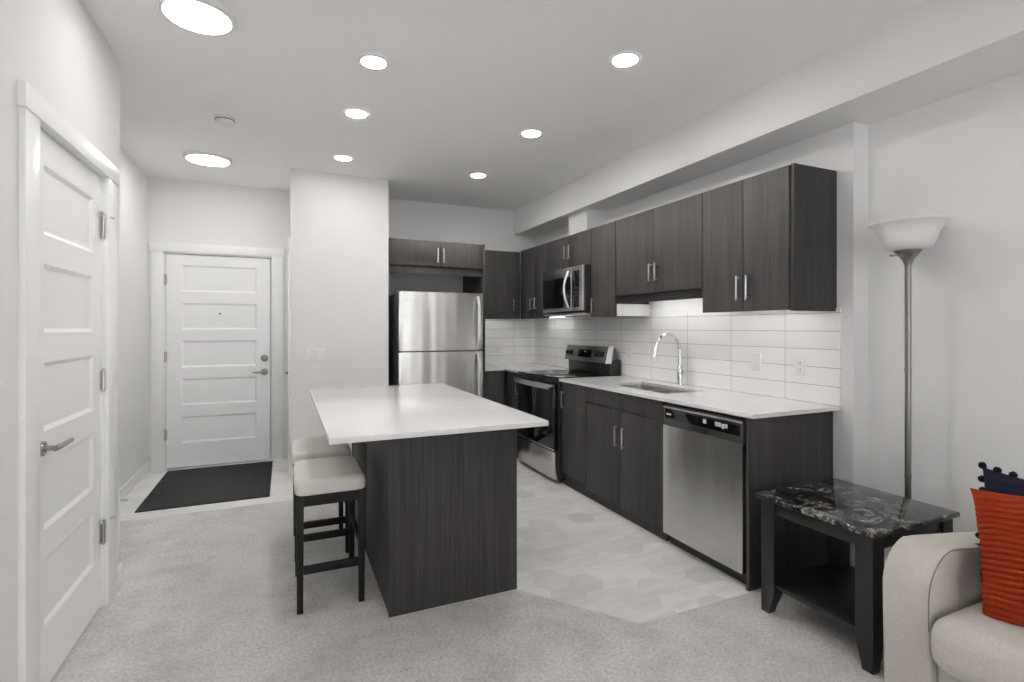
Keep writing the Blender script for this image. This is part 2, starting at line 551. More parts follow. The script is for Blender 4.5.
# rear wall (behind the camera) with an added window that brings in fill daylight
WX0, WX1, WZ0, WZ1 = -0.55, 2.65, 0.06, 2.55
m = MB()
m.box(XL - 0.12, WX0, YR - 0.12, YR, 0, CEIL); m.box(WX1, XR + 0.1, YR - 0.12, YR, 0, CEIL)
m.box(WX0, WX1, YR - 0.12, YR, 0, WZ0); m.box(WX0, WX1, YR - 0.12, YR, WZ1, CEIL)
struct('wall_rear', m, MT['wall'], 'white rear wall of the living room around the added window', smooth=False)
w1 = thing('added_window_1', (1.1, YR - 0.06, WZ0), 'added wide white framed window behind the camera', None, kind='structure')
m = MB()
for x0, x1 in ((WX0, WX0 + 0.06), (WX0 + 0.9, WX0 + 0.96), (WX1 - 0.96, WX1 - 0.90), (WX1 - 0.06, WX1)):
    m.box(x0, x1, YR - 0.10, YR - 0.03, WZ0, WZ1)
m.box(WX0, WX1, YR - 0.10, YR - 0.03, WZ0, WZ0 + 0.06); m.box(WX0, WX1, YR - 0.10, YR - 0.03, WZ1 - 0.06, WZ1)
m.build('window_frame', MT['trim'], w1)
box(WX0 + 0.05, WX1 - 0.05, YR - 0.068, YR - 0.062, WZ0 + 0.05, WZ1 - 0.05).build('window_pane', MT['pane'], w1)
box(WX0 - 0.05, WX1 + 0.05, YR - 0.03, YR + 0.05, WZ0 - 0.03, WZ0, 0.004).build('window_sill', MT['trim'], w1)
pl = bpy.data.lights.new('window_portal', 'AREA')
pl.shape = 'RECTANGLE'; pl.size = WX1 - WX0; pl.size_y = WZ1 - WZ0
pl.cycles.is_portal = True
po = bpy.data.objects.new('window_portal', pl); COL.objects.link(po)
po.location = ((WX0 + WX1) / 2, YR - 0.13, (WZ0 + WZ1) / 2)
po.rotation_euler = (math.pi / 2, 0, 0)

# ------------------------------------------------------------------ doors
def lever(parent, c, out, along, mat, rose=0.026, length=0.12):
    """round rose and straight lever; c on the slab face, out = outward unit vector, along = lever direction"""
    c = Vector(c); out = Vector(out); along = Vector(along)
    ax = 'x' if abs(out.x) > 0.5 else 'y'
    sgn = out.x if ax == 'x' else out.y
    mb = MB()
    mb.lathe([(rose, 0), (rose, 0.008 * sgn), (rose * 0.9, 0.011 * sgn)], c, 24, ax)
    mb.tube([c, c + out * 0.045], 0.010, 12)
    mb.tube([c + out * 0.045 - along * 0.012, c + out * 0.047 + along * 0.03, c + out * 0.044 + along * length], [0.011, 0.010, 0.008], 12)
    return mb.build('handle', mat, parent)

PANELS = [(1.955, 1.700), (1.590, 1.335), (1.225, 0.970), (0.860, 0.605), (0.495, 0.245)]
def slab(parent, horiz, u0, u1, face, out, z1, inset, mat):
    """five-panel door slab. horiz 'y': face at x=face looking along out(+1/-1) in x; horiz 'x': face at y=face"""
    mb = MB()
    d = 0.011; sl = 0.016
    def P(u, o, z):
        return (face + out * o, u, z) if horiz == 'y' else (u, face + out * o, z)
    us = [u0, u0 + inset, u1 - inset, u1]
    zs = [0.012]
    for a, b in PANELS[::-1]:
        zs += [b, a]
    zs.append(z1)
    bm = mb.bm
    cache = {}
    def V(u, o, z):
        k = (round(u, 5), round(o, 5), round(z, 5))
        if k not in cache: cache[k] = bm.verts.new(P(u, o, z))
        return cache[k]
    for i in range(3):
        for j in range(len(zs) - 1):
            a, b, c, e = us[i], us[i + 1], zs[j], zs[j + 1]
            if i == 1 and j % 2 == 1:
                A = [V(a, 0, c), V(b, 0, c), V(b, 0, e), V(a, 0, e)]
                B = [V(a + sl, -d, c + sl), V(b - sl, -d, c + sl), V(b - sl, -d, e - sl), V(a + sl, -d, e - sl)]
                for k in range(4):
                    bm.faces.new((A[k], A[(k + 1) % 4], B[(k + 1) % 4], B[k]))
                bm.faces.new(B)
            else:
                bm.faces.new((V(a, 0, c), V(b, 0, c), V(b, 0, e), V(a, 0, e)))
    # edges and back
    bk = -0.040
    cor = [(u0, zs[0]), (u1, zs[0]), (u1, z1), (u0, z1)]
    Bk = [V(u, bk, z) for u, z in cor]
    bm.faces.new(Bk)
    loop = [V(u, 0, zs[0]) for u in us]
    bm.faces.new(loop + [Bk[1], Bk[0]])
    loop = [V(u, 0, z1) for u in us]
    bm.faces.new(loop + [Bk[2], Bk[3]])
    bm.faces.new([V(u0, 0, z) for z in zs] + [Bk[3], Bk[0]])
    bm.faces.new([V(u1, 0, z) for z in zs] + [Bk[2], Bk[1]])
    return mb.build('door_panel', mat, parent, angle=20)

def hinge(parent, c, ax, mat, stop=False):
    """barrel hinge, c at the middle of the barrel; leaf plane along ax"""
    mb = MB()
    x, y, z = c
    mb.tube([(x, y, z - 0.048), (x, y, z + 0.048)], 0.008, 10)
    mb.tube([(x, y, z - 0.056), (x, y, z - 0.048)], [0.004, 0.008], 10)
    mb.tube([(x, y, z + 0.048), (x, y, z + 0.056)], [0.008, 0.004], 10)
    if ax == 'y':
        mb.box(x - 0.010, x - 0.006, y - 0.016, y + 0.016, z - 0.045, z + 0.045)
    else:
        mb.box(x - 0.016, x + 0.016, y + 0.006, y + 0.010, z - 0.045, z + 0.045)
    if stop:
        mb.tube([(x, y, z + 0.06), (x + 0.004, y - 0.045, z + 0.062)], 0.004, 8)
        mb.tube([(x, y, z + 0.06), (x + 0.03, y + 0.055, z + 0.055)], 0.004, 8)
        mb.lathe([(0.0, -0.006), (0.009, -0.006), (0.009, 0.006), (0.0, 0.006)], (x + 0.006, y - 0.048, z + 0.062), 12, 'x')
    return mb.build('hinge', mat, parent)

# left wall door
d1 = thing('door_1', (XL, (DY0 + DY1) / 2, 0), 'white five-panel door in the living room wall, with lever handle', None, kind='structure')
slab(d1, 'y', DY0 + 0.022, DY1 - 0.012, -0.811, 1, 2.078, 0.105, MT['door'])
m = MB()
m.box(XL - 0.10, -0.80, DY0 - 0.005, DY0 + 0.02, 0, DZ); m.box(XL - 0.10, -0.80, DY1 - 0.010, DY1 + 0.005, 0, DZ); m.box(XL - 0.10, -0.80, DY0, DY1, 2.0815, DZ + 0.005)
m.build('door_jamb', MT['trim'], d1)
m = MB()
m.box(-0.80, -0.780, 2.205, DY0 + 0.004, 0, 2.0828, 0.002); m.box(-0.80, -0.780, DY1 - 0.008, 3.235, 0, 2.0828, 0.002)
m.box(-0.80, -0.775, 2.194, 3.25, 2.083, 2.165, 0.002)
m.build('casing', MT['trim'], d1)
lever(d1, (-0.811, 2.415, 0.912), (1, 0, 0), (0, 1, 0), MT['lever'], 0.027, 0.15)
for z, st in ((1.84, True), (1.10, False), (0.36, True)):
    hinge(d1, (-0.800, DY1 - 0.014, z), 'y', MT['nickel'], st)

# entry door
d2 = thing('door_2', ((EX0 + EX1) / 2, YB, 0), 'white five-panel entry door with deadbolt at the end of the hall', None, kind='structure')
slab(d2, 'x', EX0 + 0.018, EX1 - 0.0155, YB + 0.012, -1, 2.057, 0.125, MT['door'])
m = MB()
m.box(EX0 - 0.005, EX0 + 0.014, YB, YB + 0.10, 0, EZ); m.box(EX1 - 0.008, EX1 + 0.005, YB, YB + 0.10, 0, EZ); m.box(EX0, EX1, YB, YB + 0.10, 2.062, EZ + 0.005)
m.build('door_jamb', MT['trim'], d2)
m = MB()
m.box(-1.140, EX0 + 0.004, YB - 0.018, YB, 0, 2.075, 0.002); m.box(EX1 - 0.004, -0.010, YB - 0.018, YB, 0, 2.075, 0.002)
m.box(-1.152, 0.002, YB - 0.024, YB, 2.075, 2.160, 0.002)
m.build('casing', MT['trim'], d2)
lever(d2, (-0.182, YB + 0.012, 0.903), (0, -1, 0), (-1, 0, 0), MT['dark_nickel'], 0.034, 0.11)
MB().lathe([(0.034, 0), (0.034, -0.012), (0.026, -0.018), (0.012, -0.020)], (-0.182, YB + 0.012, 1.045), 24, 'y').build('deadbolt', MT['dark_nickel'], d2)
MB().lathe([(0.009, 0), (0.009, -0.004), (0.004, -0.005)], (-0.577, YB + 0.001, 1.49), 14, 'y').build('peephole', MT['black_metal'], d2)
for z in (1.81, 1.075, 0.335):
    hinge(d2, (EX0 + 0.012, YB - 0.002, z), 'x', MT['nickel'])

# closet door seen edge-on
d3 = thing('door_3', (BX0, (CY0 + CY1) / 2, 0), 'white closet door seen edge-on beside the entry door', None, kind='structure')
slab(d3, 'y', CY0 + 0.012, CY1 - 0.012, BX0 + 0.012, -1, 2.055, 0.10, MT['door'])
m = MB()
m.box(BX0 - 0.018, BX0, CY0 - 0.085, CY0 + 0.006, 0, 2.075, 0.002); m.box(BX0 - 0.018, BX0, CY1 - 0.006, YB - 0.002, 0, 2.075, 0.002)
m.box(BX0 - 0.022, BX0, CY0 - 0.095, YB - 0.026, 2.075, 2.16, 0.002)
m.build('casing', MT['trim'], d3)
lever(d3, (BX0 + 0.012, CY1 - 0.07, 0.90), (-1, 0, 0), (0, -1, 0), MT['dark_nickel'])
for z in (1.81, 1.075, 0.335):
    hinge(d3, (BX0 - 0.006, CY0 + 0.01, z), 'y', MT['nickel'])

# baseboards
def base(name, x0, x1, y0, y1, label):
    struct(name, box(x0, x1, y0, y1, 0, 0.10, 0.004), MT['trim'], label)
base('baseboard_entry', XE, XE + 0.012, YJ, YB, 'white baseboard along the entry side wall')
m = MB(); m.box(XL, XL + 0.012, 3.236, YJ, 0, 0.10, 0.003); m.box(XL, XL + 0.012, YR, 2.204, 0, 0.10, 0.003)
struct('baseboard_left', m, MT['trim'], 'white baseboard along the living room door wall')
base('baseboard_closet', BX0 - 0.0, BX1, BY - 0.012, BY, 'white baseboard at the foot of the closet block')
base('baseboard_right', XR - 0.012, XR, YR, YJOG, 'white baseboard behind the sofa')
base('baseboard_rear', XL + 0.012, XR - 0.012, YR, YR + 0.012, 'white baseboard under the added window')

# ------------------------------------------------------------------ ceiling lights
def pot(i, x, y, label, lens='pot_light'):
    t = thing('recessed_downlight', (x, y, CEIL), label, 'ceiling light', 'recessed downlights in the ceiling')
    MB().lathe([(0.062, -0.001), (0.064, -0.006), (0.082, -0.004), (0.084, 0.0)], (x, y, CEIL), 36).build('trim_ring', MT['white_plastic'], t)
    MB().lathe([(0.0, -0.0045), (0.0625, -0.0045)], (x, y, CEIL), 36).build('lens', MT[lens], t)
    return t
pots = [
    (0.437, 2.81, 'round downlight nearest the island in the row over the stools'),
    (0.437, 3.53, 'round downlight in the middle of the row over the stools'),
    (0.450, 4.50, 'round downlight at the closet end of the row over the stools'),
    (1.648, 2.25, 'round downlight in front of the dishwasher, largest of the kitchen row'),
    (1.648, 3.38, 'round downlight in the middle of the kitchen row beside the soffit'),
    (1.648, 4.51, 'round downlight in front of the fridge, smallest of the kitchen row'),
]
pots += [(0.45, 1.10, 'added round downlight over the living room carpet'), (0.45, -0.20, 'added round downlight over the living room near the added window')]  # both added out of view to light the carpet and walls
for i, (x, y, lb) in enumerate(pots):
    pot(i, x, y, lb, 'pot_light_dim' if i == 2 else 'pot_light_kitchen' if 3 <= i <= 5 else 'pot_light_added' if i > 5 else 'pot_light')
for x, y, lb in ((-0.355, 2.690, 'large round disc light on the ceiling near the panelled door'), (-0.58, 4.96, 'large round disc light on the ceiling in front of the entry door')):
    t = thing('disc_ceiling_light', (x, y, CEIL), lb, 'ceiling light', 'disc lights in the hall')
    hall = y > 4
    q = 0.155 if hall else 0.133
    MB().lathe([(q + 0.022, 0.0), (q + 0.022, -0.014), (q + 0.014, -0.024), (q + 0.001, -0.0245), (q, -0.020)], (x, y, CEIL), 48).build('rim', MT['white_plastic'], t)
    MB().lathe([(0.0, -0.0235), (q - 0.0002, -0.0225)], (x, y, CEIL), 48).build('diffuser', MT['disc_light_hall' if hall else 'disc_light'], t)
t = thing('smoke_detector', (-0.366, 3.97, CEIL), 'small round white smoke detector between the two disc lights', 'smoke detector')
MB().lathe([(0.066, 0.0), (0.066, -0.012), (0.060, -0.016), (0.0, -0.016)], (-0.366, 3.97, CEIL), 32).build('mounting_plate', MT['white_plastic'], t)
MB().lathe([(0.060, -0.0162), (0.060, -0.0205), (0.0, -0.0205)], (-0.366, 3.97, CEIL), 32).build('vent_ring', MT['dark_grey_plastic'], t)
MB().lathe([(0.057, -0.0207), (0.058, -0.032), (0.046, -0.043), (0.0, -0.046)], (-0.366, 3.97, CEIL), 32).build('cover', MT['white_plastic'], t)

# ------------------------------------------------------------------ kitchen helpers
XD = 2.185        # door plane of the base cabinets
XU = 2.480        # door plane of the wall cabinets
TX = 2.83         # tile face
def fbox(face, u0, u1, d0, d1, z0, z1, plane, bev=0.0):
    """box in front-plane coordinates: face '-x' (u = y, depth grows with x) or '-y' (u = x, depth grows with y)"""
    if face == '-x':
        return box(plane + d0, plane + d1, u0, u1, z0, z1, bev)
    return box(u0, u1, plane + d0, plane + d1, z0, z1, bev)
def bar_pull(face, plane, u, z0, z1, parent):
    mb = MB()
    def P(d, z):
        return (plane + d, u, z) if face == '-x' else (u, plane + d, z)
    for z in (z0 + 0.012, z1 - 0.012):
        mb.tube([P(0.0, z), P(-0.022, z)], 0.005, 8)
    a, b = P(-0.025, z0), P(-0.025, z1)
    w = 0.0046
    mb.box(a[0] - w, a[0] + w, a[1] - w, a[1] + w, z0, z1, 0.0015, 1)
    return mb.build('handle', MT['satin'], parent)
def cabinet(name, loc, label, cat, face, plane, u0, u1, z0, z1, depth, doors, group=None, body_mat='wood', toe=0.0, extra=None, gap=0.002, thick=0.019, hollow=False, lift=0.0):
    t = thing(name, loc, label, cat, group)
    if hollow:
        mb = MB()
        e0, e1 = plane + thick + 0.001, plane + depth
        for bx_ in ((e0, e1, u0, u0 + 0.016, z0, z1), (e0, e1, u1 - 0.016, u1, z0, z1), (e0, e1, u0 + 0.016, u1 - 0.016, z0, z0 + 0.016), (e1 - 0.01, e1, u0 + 0.016, u1 - 0.016, z0 + 0.016, z1)):
            mb.box(*bx_)
        mb.build('body', MT[body_mat], t)
    else:
        fbox(face, u0, u1, thick + 0.001, depth, z0 + lift, z1, plane).build('body', MT[body_mat], t)
    if toe:
        fbox(face, u0, u1, 0.030, depth, 0.0, z0, plane).build('toe_kick', MT['wood'], t)
    for dr in doors:
        a, b, c, e = dr[:4]
        d = fbox(face, a + gap, b - gap, 0, thick, c + gap, e - gap, plane, 0.0012).build(dr[7] if len(dr) > 7 else 'door', MT['wood'], t)
        if len(dr) > 4 and dr[4] is not None:
            bar_pull(face, plane, dr[4], dr[5], dr[6], d)
    return t

# ------------------------------------------------------------------ base run along the kitchen wall
t = thing('end_panel', (2.49, 1.936, 0), 'dark wood end panel of the base run beside the side table', 'cabinet panel')
box(2.179, TX, 1.926, 1.945, 0, 0.892, 0.001).build('panel', MT['wood'], t)
bpy.data.objects.remove(t.children[0]) if False else None

cabinet('sink_cabinet', (2.49, 3.05, 0), 'dark wood two-door base cabinet under the sink', 'cabinet', '-x', XD, 2.590, 3.500, 0.085, 0.892, 0.60,
        [(2.590, 3.500, 0.765, 0.890, None, 0, 0, 'false_front'), (2.590, 3.045, 0.068, 0.763, 2.990, 0.50, 0.655), (3.045, 3.500, 0.068, 0.763, 3.075, 0.50, 0.655)], toe=0.085, hollow=True)
cabinet('base_cabinet', (2.49, 3.69, 0), 'narrow dark wood base cabinet between the sink cabinet and the range', 'cabinet', '-x', XD, 3.503, 3.885, 0.105, 0.892, 0.60,
        [(3.503, 3.885, 0.108, 0.890, 3.848, 0.665, 0.815)], toe=0.105)
cabinet('corner_base_cabinet', (2.49, 4.89, 0), 'dark wood corner base cabinet on the far side of the range', 'cabinet', '-x', XD, 4.685, 5.105, 0.105, 0.892, 0.60,
        [(4.685, 5.085, 0.108, 0.890, 4.80, 0.665, 0.815)], toe=0.105)
cabinet('blind_base_cabinet', (2.06, 5.42, 0), 'dark wood base cabinet tucked between fridge panel and corner', 'cabinet', '-y', 5.108, 1.921, 2.183, 0.105, 0.892, 0.60,
        [(1.921, 2.165, 0.108, 0.890)], toe=0.105)

# worktops
def slab_top(xs, ys, hole, z0, z1):
    bm = bmesh.new()
    cache = {}
    def V(x, y):
        if (x, y) not in cache: cache[(x, y)] = bm.verts.new((x, y, z0))
        return cache[(x, y)]
    fs = []
    for i in range(len(xs) - 1):
        for j in range(len(ys) - 1):
            if (i, j) in hole: continue
            fs.append(bm.faces.new((V(xs[i], ys[j]), V(xs[i + 1], ys[j]), V(xs[i + 1], ys[j + 1]), V(xs[i], ys[j + 1]))))
    r = bmesh.ops.extrude_face_region(bm, geom=fs)
    bmesh.ops.translate(bm, verts=[e for e in r['geom'] if isinstance(e, bmesh.types.BMVert)], vec=(0, 0, z1 - z0))
    mb = MB(); mb.bm.free(); mb.bm = bm
    bmesh.ops.recalc_face_normals(bm, faces=bm.faces)
    bmesh.ops.dissolve_limit(bm, angle_limit=0.01, verts=bm.verts, edges=bm.edges)
    return mb
SX0, SX1, SY0, SY1, SYM = 2.315, 2.655, 2.715, 3.405, 3.045
ctop = slab_top([2.163, SX0, SX1, TX], [1.888, SY0, SY1, 3.893], {(1, 1)}, 0.893, 0.915).build('countertop', MT['quartz'])
tag(ctop, 'white quartz countertop with the sink cutout and faucet', 'countertop')
ctop2 = slab_top([1.921, 2.163, TX], [4.676, 5.083, YKB - 0.01], {(0, 0)}, 0.893, 0.915).build('corner_countertop', MT['quartz'])
tag(ctop2, 'L-shaped white quartz countertop in the corner beside the fridge', 'countertop')

# sink
t = thing('kitchen_sink', (2.485, 3.06, 0.893), 'stainless double-bowl undermount sink in the white countertop', 'sink')
def bowl(x0, x1, y0, y1, depth):
    mb = MB(); bm = mb.bm
    def ring(ins, z, r):
        out = []
        for (cx_, cy_, a0) in ((x1 - ins - r, y1 - ins - r, 0), (x0 + ins + r, y1 - ins - r, 90), (x0 + ins + r, y0 + ins + r, 180), (x1 - ins - r, y0 + ins + r, 270)):
            for k in range(6):
                a = math.radians(a0 + 18 * k)
                out.append(bm.verts.new((cx_ + r * math.cos(a), cy_ + r * math.sin(a), z)))
        return out
    R = [ring(-0.012, 0.8925, 0.03), ring(0.0, 0.8925, 0.045), ring(0.004, 0.70 + 0.03, 0.045), ring(0.012, 0.705, 0.045), ring(0.04, 0.695, 0.045), ring(0.11, 0.692, 0.03)]
    for a, b in zip(R, R[1:]):
        n = len(a)
        for k in range(n):
            bm.faces.new((a[k], a[(k + 1) % n], b[(k + 1) % n], b[k]))
    bm.faces.new(R[-1])
    return mb
bowl(SX0, SX1, SYM + 0.015, SY1, 0.2).build('bowl', MT['sink'], t)
bowl(SX0, SX1, SY0, SYM - 0.015, 0.2).build('bowl', MT['sink'], t)
for yc in ((SY0 + SYM) / 2, (SYM + SY1) / 2):
    MB().lathe([(0.0, 0.003), (0.022, 0.003), (0.028, 0.006), (0.042, 0.004), (0.044, 0.0)], ((SX0 + SX1) / 2, yc, 0.692), 24).build('drain', MT['chrome'], t)

# faucet
FX, FY = 2.765, 3.085
t = thing('kitchen_faucet', (FX, FY, 0.915), 'chrome gooseneck pull-down faucet behind the sink', 'faucet')
m = MB()
m.lathe([(0.027, 0.0), (0.027, 0.006), (0.022, 0.012), (0.0205, 0.10), (0.0195, 0.14), (0.013, 0.15)], (FX, FY, 0.915), 24)
m.build('base', MT['chrome'], t)
pts = [(FX, FY, 1.05), (FX, FY, 1.175)]
Rr = 0.112
for k in range(1, 17):
    a = math.pi * k / 16 * 0.92
    pts.append((FX - Rr + Rr * math.cos(a), FY, 1.175 + Rr * 1.15 * math.sin(a)))
MB().tube(pts, 0.0125, 14).build('spout', MT['chrome'], t)
pe = Vector(pts[-1]); dv = (Vector(pts[-1]) - Vector(pts[-2])).normalized()
MB().tube([pe - dv * 0.01, pe + dv * 0.012, pe + dv * 0.02, pe + dv * 0.085, pe + dv * 0.092], [0.0135, 0.0155, 0.0165, 0.0185, 0.014], 16).build('spray_head', MT['chrome'], t)
m = MB()
m.tube([(FX, FY - 0.015, 1.005), (FX, FY - 0.052, 1.008)], [0.013, 0.014], 14)
m.tube([(FX, FY - 0.048, 1.01), (FX + 0.002, FY - 0.058, 1.06), (FX + 0.004, FY - 0.062, 1.11)], [0.006, 0.005, 0.004], 10)
m.build('lever_handle', MT['chrome'], t)

# dishwasher
DW0, DW1 = 1.952, 2.580
t = thing('dishwasher', (2.49, 2.266, 0), 'stainless dishwasher with black control panel under the counter', 'dishwasher')
box(2.215, TX - 0.02, DW0 + 0.006, DW1 - 0.006, 0.10, 0.888).build('body', MT['black_metal'], t)
box(2.225, 2.60, DW0 + 0.01, DW1 - 0.01, 0.0, 0.098).build('toe_kick', MT['black_plastic'], t)
# slightly bowed stainless door
def bowed(x, y0, y1, z0, z1, bow, back, ny=18, nz=10):
    mb = MB(); bm = mb.bm
    g = [[bm.verts.new((x - bow * (1 - (2 * i / ny - 1) ** 2) * 1.0, y0 + (y1 - y0) * i / ny, z0 + (z1 - z0) * j / nz)) for j in range(nz + 1)] for i in range(ny + 1)]
    for i in range(ny):
        for j in range(nz):
            bm.faces.new((g[i][j], g[i + 1][j], g[i + 1][j + 1], g[i][j + 1]))
    es = [e for e in bm.edges if e.is_boundary]
    r = bmesh.ops.extrude_edge_only(bm, edges=es)
    vs2 = [v for v in r['geom'] if isinstance(v, bmesh.types.BMVert)]
    for v in vs2: v.co.x = x + back
    bmesh.ops.holes_fill(bm, edges=[e for e in bm.edges if e.is_boundary], sides=0)
    return mb
dr = bowed(2.176, DW0 + 0.012, DW1 - 0.004, 0.072, 0.748, 0.004, 0.035).build('door', MT['steel'], t, angle=30)
cp = box(2.180, 2.214, DW0 + 0.012, DW1 - 0.004, 0.750, 0.872, 0.004).build('control_panel', MT['dark_grey_plastic'], t)
box(2.176, 2.1815, DW0 + 0.030, DW1 - 0.020, 0.786, 0.852, 0.001).build('fascia', MT['black_glass'], cp)
box(2.172, 2.1815, DW0 + 0.014, DW1 - 0.006, 0.855, 0.864, 0.003).build('top_lip', MT['steel_plain'], cp)
box(2.1785, 2.1815, 2.20, 2.37, 0.752, 0.782, 0.001).build('pocket_handle', MT['black_plastic'], cp)
m = MB(); m.box(2.1752, 2.1762, 2.505, 2.545, 0.814, 0.824); m.build('logo', MT['mark'], cp)
m = MB()
for yy in (2.38, 2.40, 2.42, 2.44, 2.46):
    m.box(2.1752, 2.1762, yy, yy + 0.013, 0.838, 0.842)
m.build('printed_legend', MT['dark_grey_plastic'], cp)
for y0, y1, z0, z1 in ((2.215, 2.240, 0.812, 0.836), (2.130, 2.150, 0.812, 0.836), (2.107, 2.127, 0.812, 0.836), (2.085, 2.103, 0.806, 0.832), (2.062, 2.081, 0.812, 0.834)):
    box(2.1745, 2.1762, y0, y1, z0, z1, 0.0006, 1).build('button', MT['mark'], cp)

# range
RY0, RY1 = 3.905, 4.668
t = thing('electric_range', (2.45, 4.286, 0), 'stainless electric range with black oven door and glass cooktop', 'range')
box(2.165, TX - 0.012, RY0, RY1, 0.035, 0.905, 0.003).build('body', MT['black_metal'], t)
for yy in (RY0 + 0.05, RY1 - 0.05):
    for xx in (2.22, 2.72):
        MB().tube([(xx, yy, 0.0), (xx, yy, 0.04)], 0.018, 12).build('foot', MT['black_plastic'], t)
box(2.126, 2.164, RY0 + 0.004, RY1 - 0.004, 0.040, 0.278, 0.006).build('drawer', MT['steel'], t)
od = box(2.122, 2.164, RY0 + 0.004, RY1 - 0.004, 0.290, 0.868, 0.005).build('oven_door', MT['black_glass'], t)
box(2.1205, 2.1225, RY0 + 0.13, RY1 - 0.13, 0.40, 0.72, 0.0008).build('oven_window', MT['window_dark'], od)
box(2.119, 2.123, RY0 + 0.004, RY1 - 0.004, 0.290, 0.302, 0.001).build('door_trim', MT['steel_plain'], od)
m = MB()
pts = []
for k in range(15):
    u = k / 14
    pts.append((2.075 - 0.012 * math.sin(math.pi * u), RY0 + 0.02 + (RY1 - RY0 - 0.04) * u))
bmh = m.bm
poly = [(x - 0.007, y) for x, y in pts] + [(x + 0.007, y) for x, y in pts[::-1]]
m.prism(poly, 'z', 0.822, 0.866, 0.004)
for yy in (RY0 + 0.035, RY1 - 0.035):
    m.box(2.075, 2.124, yy - 0.012, yy + 0.012, 0.832, 0.858, 0.003)
m.build('handle', MT['satin'], od)
box(2.123, 2.664, RY0 + 0.002, RY1 - 0.002, 0.905, 0.922, 0.004).build('cooktop', MT['black_glass'], t)
for cx_, cy_, r_ in ((2.27, 4.10, 0.10), (2.27, 4.48, 0.08), (2.53, 4.10, 0.08), (2.53, 4.48, 0.10)):
    m = MB(); m.lathe([(r_, 0.0), (r_, 0.0006), (r_ - 0.004, 0.0006), (r_ - 0.004, 0.0)], (cx_, cy_, 0.9219), 40)
    m.build('burner_ring', MT['dark_grey_plastic'], t)
bgd = box(2.700, TX - 0.006, RY0 + 0.012, RY1 - 0.012, 0.905, 1.055, 0.003).build('backguard', MT['black_metal'], t)
m = MB()
m.prism([(2.655, 1.030), (2.690, 1.172), (2.705, 1.180), (2.770, 1.172), (2.778, 1.030)], 'y', RY0 + 0.018, RY1 - 0.004, 0.004)
hood = m.build('control_panel', MT['steel_dark'], t)
m = MB(); m.prism([(2.652, 1.026), (2.688, 1.174), (2.706, 1.184), (2.740, 1.180), (2.715, 1.026)], 'y', RY0 + 0.004, RY0 + 0.0175, 0.003)
m.build('end_cap', MT['white_plastic'], hood)
sl = (2.690 - 2.655) / (1.172 - 1.030)
def panel_patch(y0, y1, z0, z1, off, mat, name, parent):
    mb = MB(); bm = mb.bm
    A = [(y0, z0), (y1, z0), (y1, z1), (y0, z1)]
    F = [bm.verts.new((2.655 + (z - 1.030) * sl - off, y, z)) for y, z in A]
    B = [bm.verts.new((2.655 + (z - 1.030) * sl + 0.001, y, z)) for y, z in A]
    bm.faces.new(F); bm.faces.new(B[::-1])
    for k in range(4): bm.faces.new((F[k], F[(k + 1) % 4], B[(k + 1) % 4], B[k]))
    return mb.build(name, mat, parent)
for y0, y1, z0, z1 in ((RY0 + 0.055, RY0 + 0.225, 1.080, 1.132), (RY1 - 0.145, RY1 - 0.018, 1.078, 1.128)):
    panel_patch(y0, y1, z0, z1, 0.001, MT['black_plastic'], 'knob_plate', hood)
panel_patch(RY0 + 0.275, RY0 + 0.525, 1.068, 1.142, 0.0012, MT['black_glass'], 'display', hood)
panel_patch(RY0 + 0.37, RY0 + 0.41, 1.118, 1.128, 0.002, MT['mark'], 'clock_digits', hood)
for yy in (RY0 + 0.09, RY0 + 0.18, RY1 - 0.050, RY1 - 0.112):
    z = 1.105; x = 2.655 + (z - 1.030) * sl
    MB().lathe([(0.0, -0.026), (0.016, -0.024), (0.019, -0.002), (0.021, 0.0)], (x, yy, z), 20, 'x').build('knob', MT['black_plastic'], hood)

# ------------------------------------------------------------------ backsplash
m = box(TX, XK, 1.887, YKB, 0.915, 1.465)
struct('wall_tile_side', m, MT['tile_y'], 'white stacked tile backsplash along the kitchen wall', origin=(TX, 2.230, 0.9155), smooth=False)
m = box(1.921, TX, YKB - 0.01, YKB, 0.915, 1.46)
struct('wall_tile_back', m, MT['tile_x'], 'white stacked tile backsplash in the fridge corner', origin=(2.548, YKB - 0.01, 0.9155), smooth=False)

# ------------------------------------------------------------------ wall cabinets
UZ0, UZ1 = 1.448, 2.231
LW = XK - 0.002 - XU
cabinet('wall_cabinet', (2.65, 2.24, UZ0), 'dark wood two-door wall cabinet at the end of the run, nearest the floor lamp', 'cabinet', '-x', XU, 1.931, 2.558, UZ0, UZ1, LW,
        [(1.9305, 2.236, UZ0, UZ1, 2.192, 1.515, 1.662), (2.236, 2.558, UZ0, UZ1, 2.262, 1.515, 1.662)], lift=0.03)
t = thing('wall_cabinet_end_panel', (2.65, 1.92, UZ0), 'dark wood side panel closing the last wall cabinet', 'cabinet panel')
box(XU + 0.010, XK - 0.002, 1.910, 1.9295, UZ0 - 0.003, UZ1 + 0.003, 0.001).build('panel', MT['wood'], t)
t = cabinet('wall_cabinet', (2.65, 3.03, 1.60), 'shorter raised dark wood wall cabinet over the sink', 'cabinet', '-x', XU, 2.562, 3.518, 1.610, UZ1, LW,
        [(2.562, 3.043, 1.610, UZ1, 3.000, 1.692, 1.828), (3.043, 3.518, 1.610, UZ1, 3.066, 1.692, 1.828)])
box(XU + 0.045, XU + 0.063, 2.564, 3.516, 1.550, 1.609).build('light_valance', MT['wood'], t)
t = cabinet('wall_cabinet', (2.65, 3.70, UZ0), 'narrow tall dark wood wall cabinet beside the microwave', 'cabinet', '-x', XU, 3.538, 3.884, UZ0, UZ1, LW,
        [(3.522, 3.884, UZ0, UZ1, 3.838, 1.475, 1.612)])
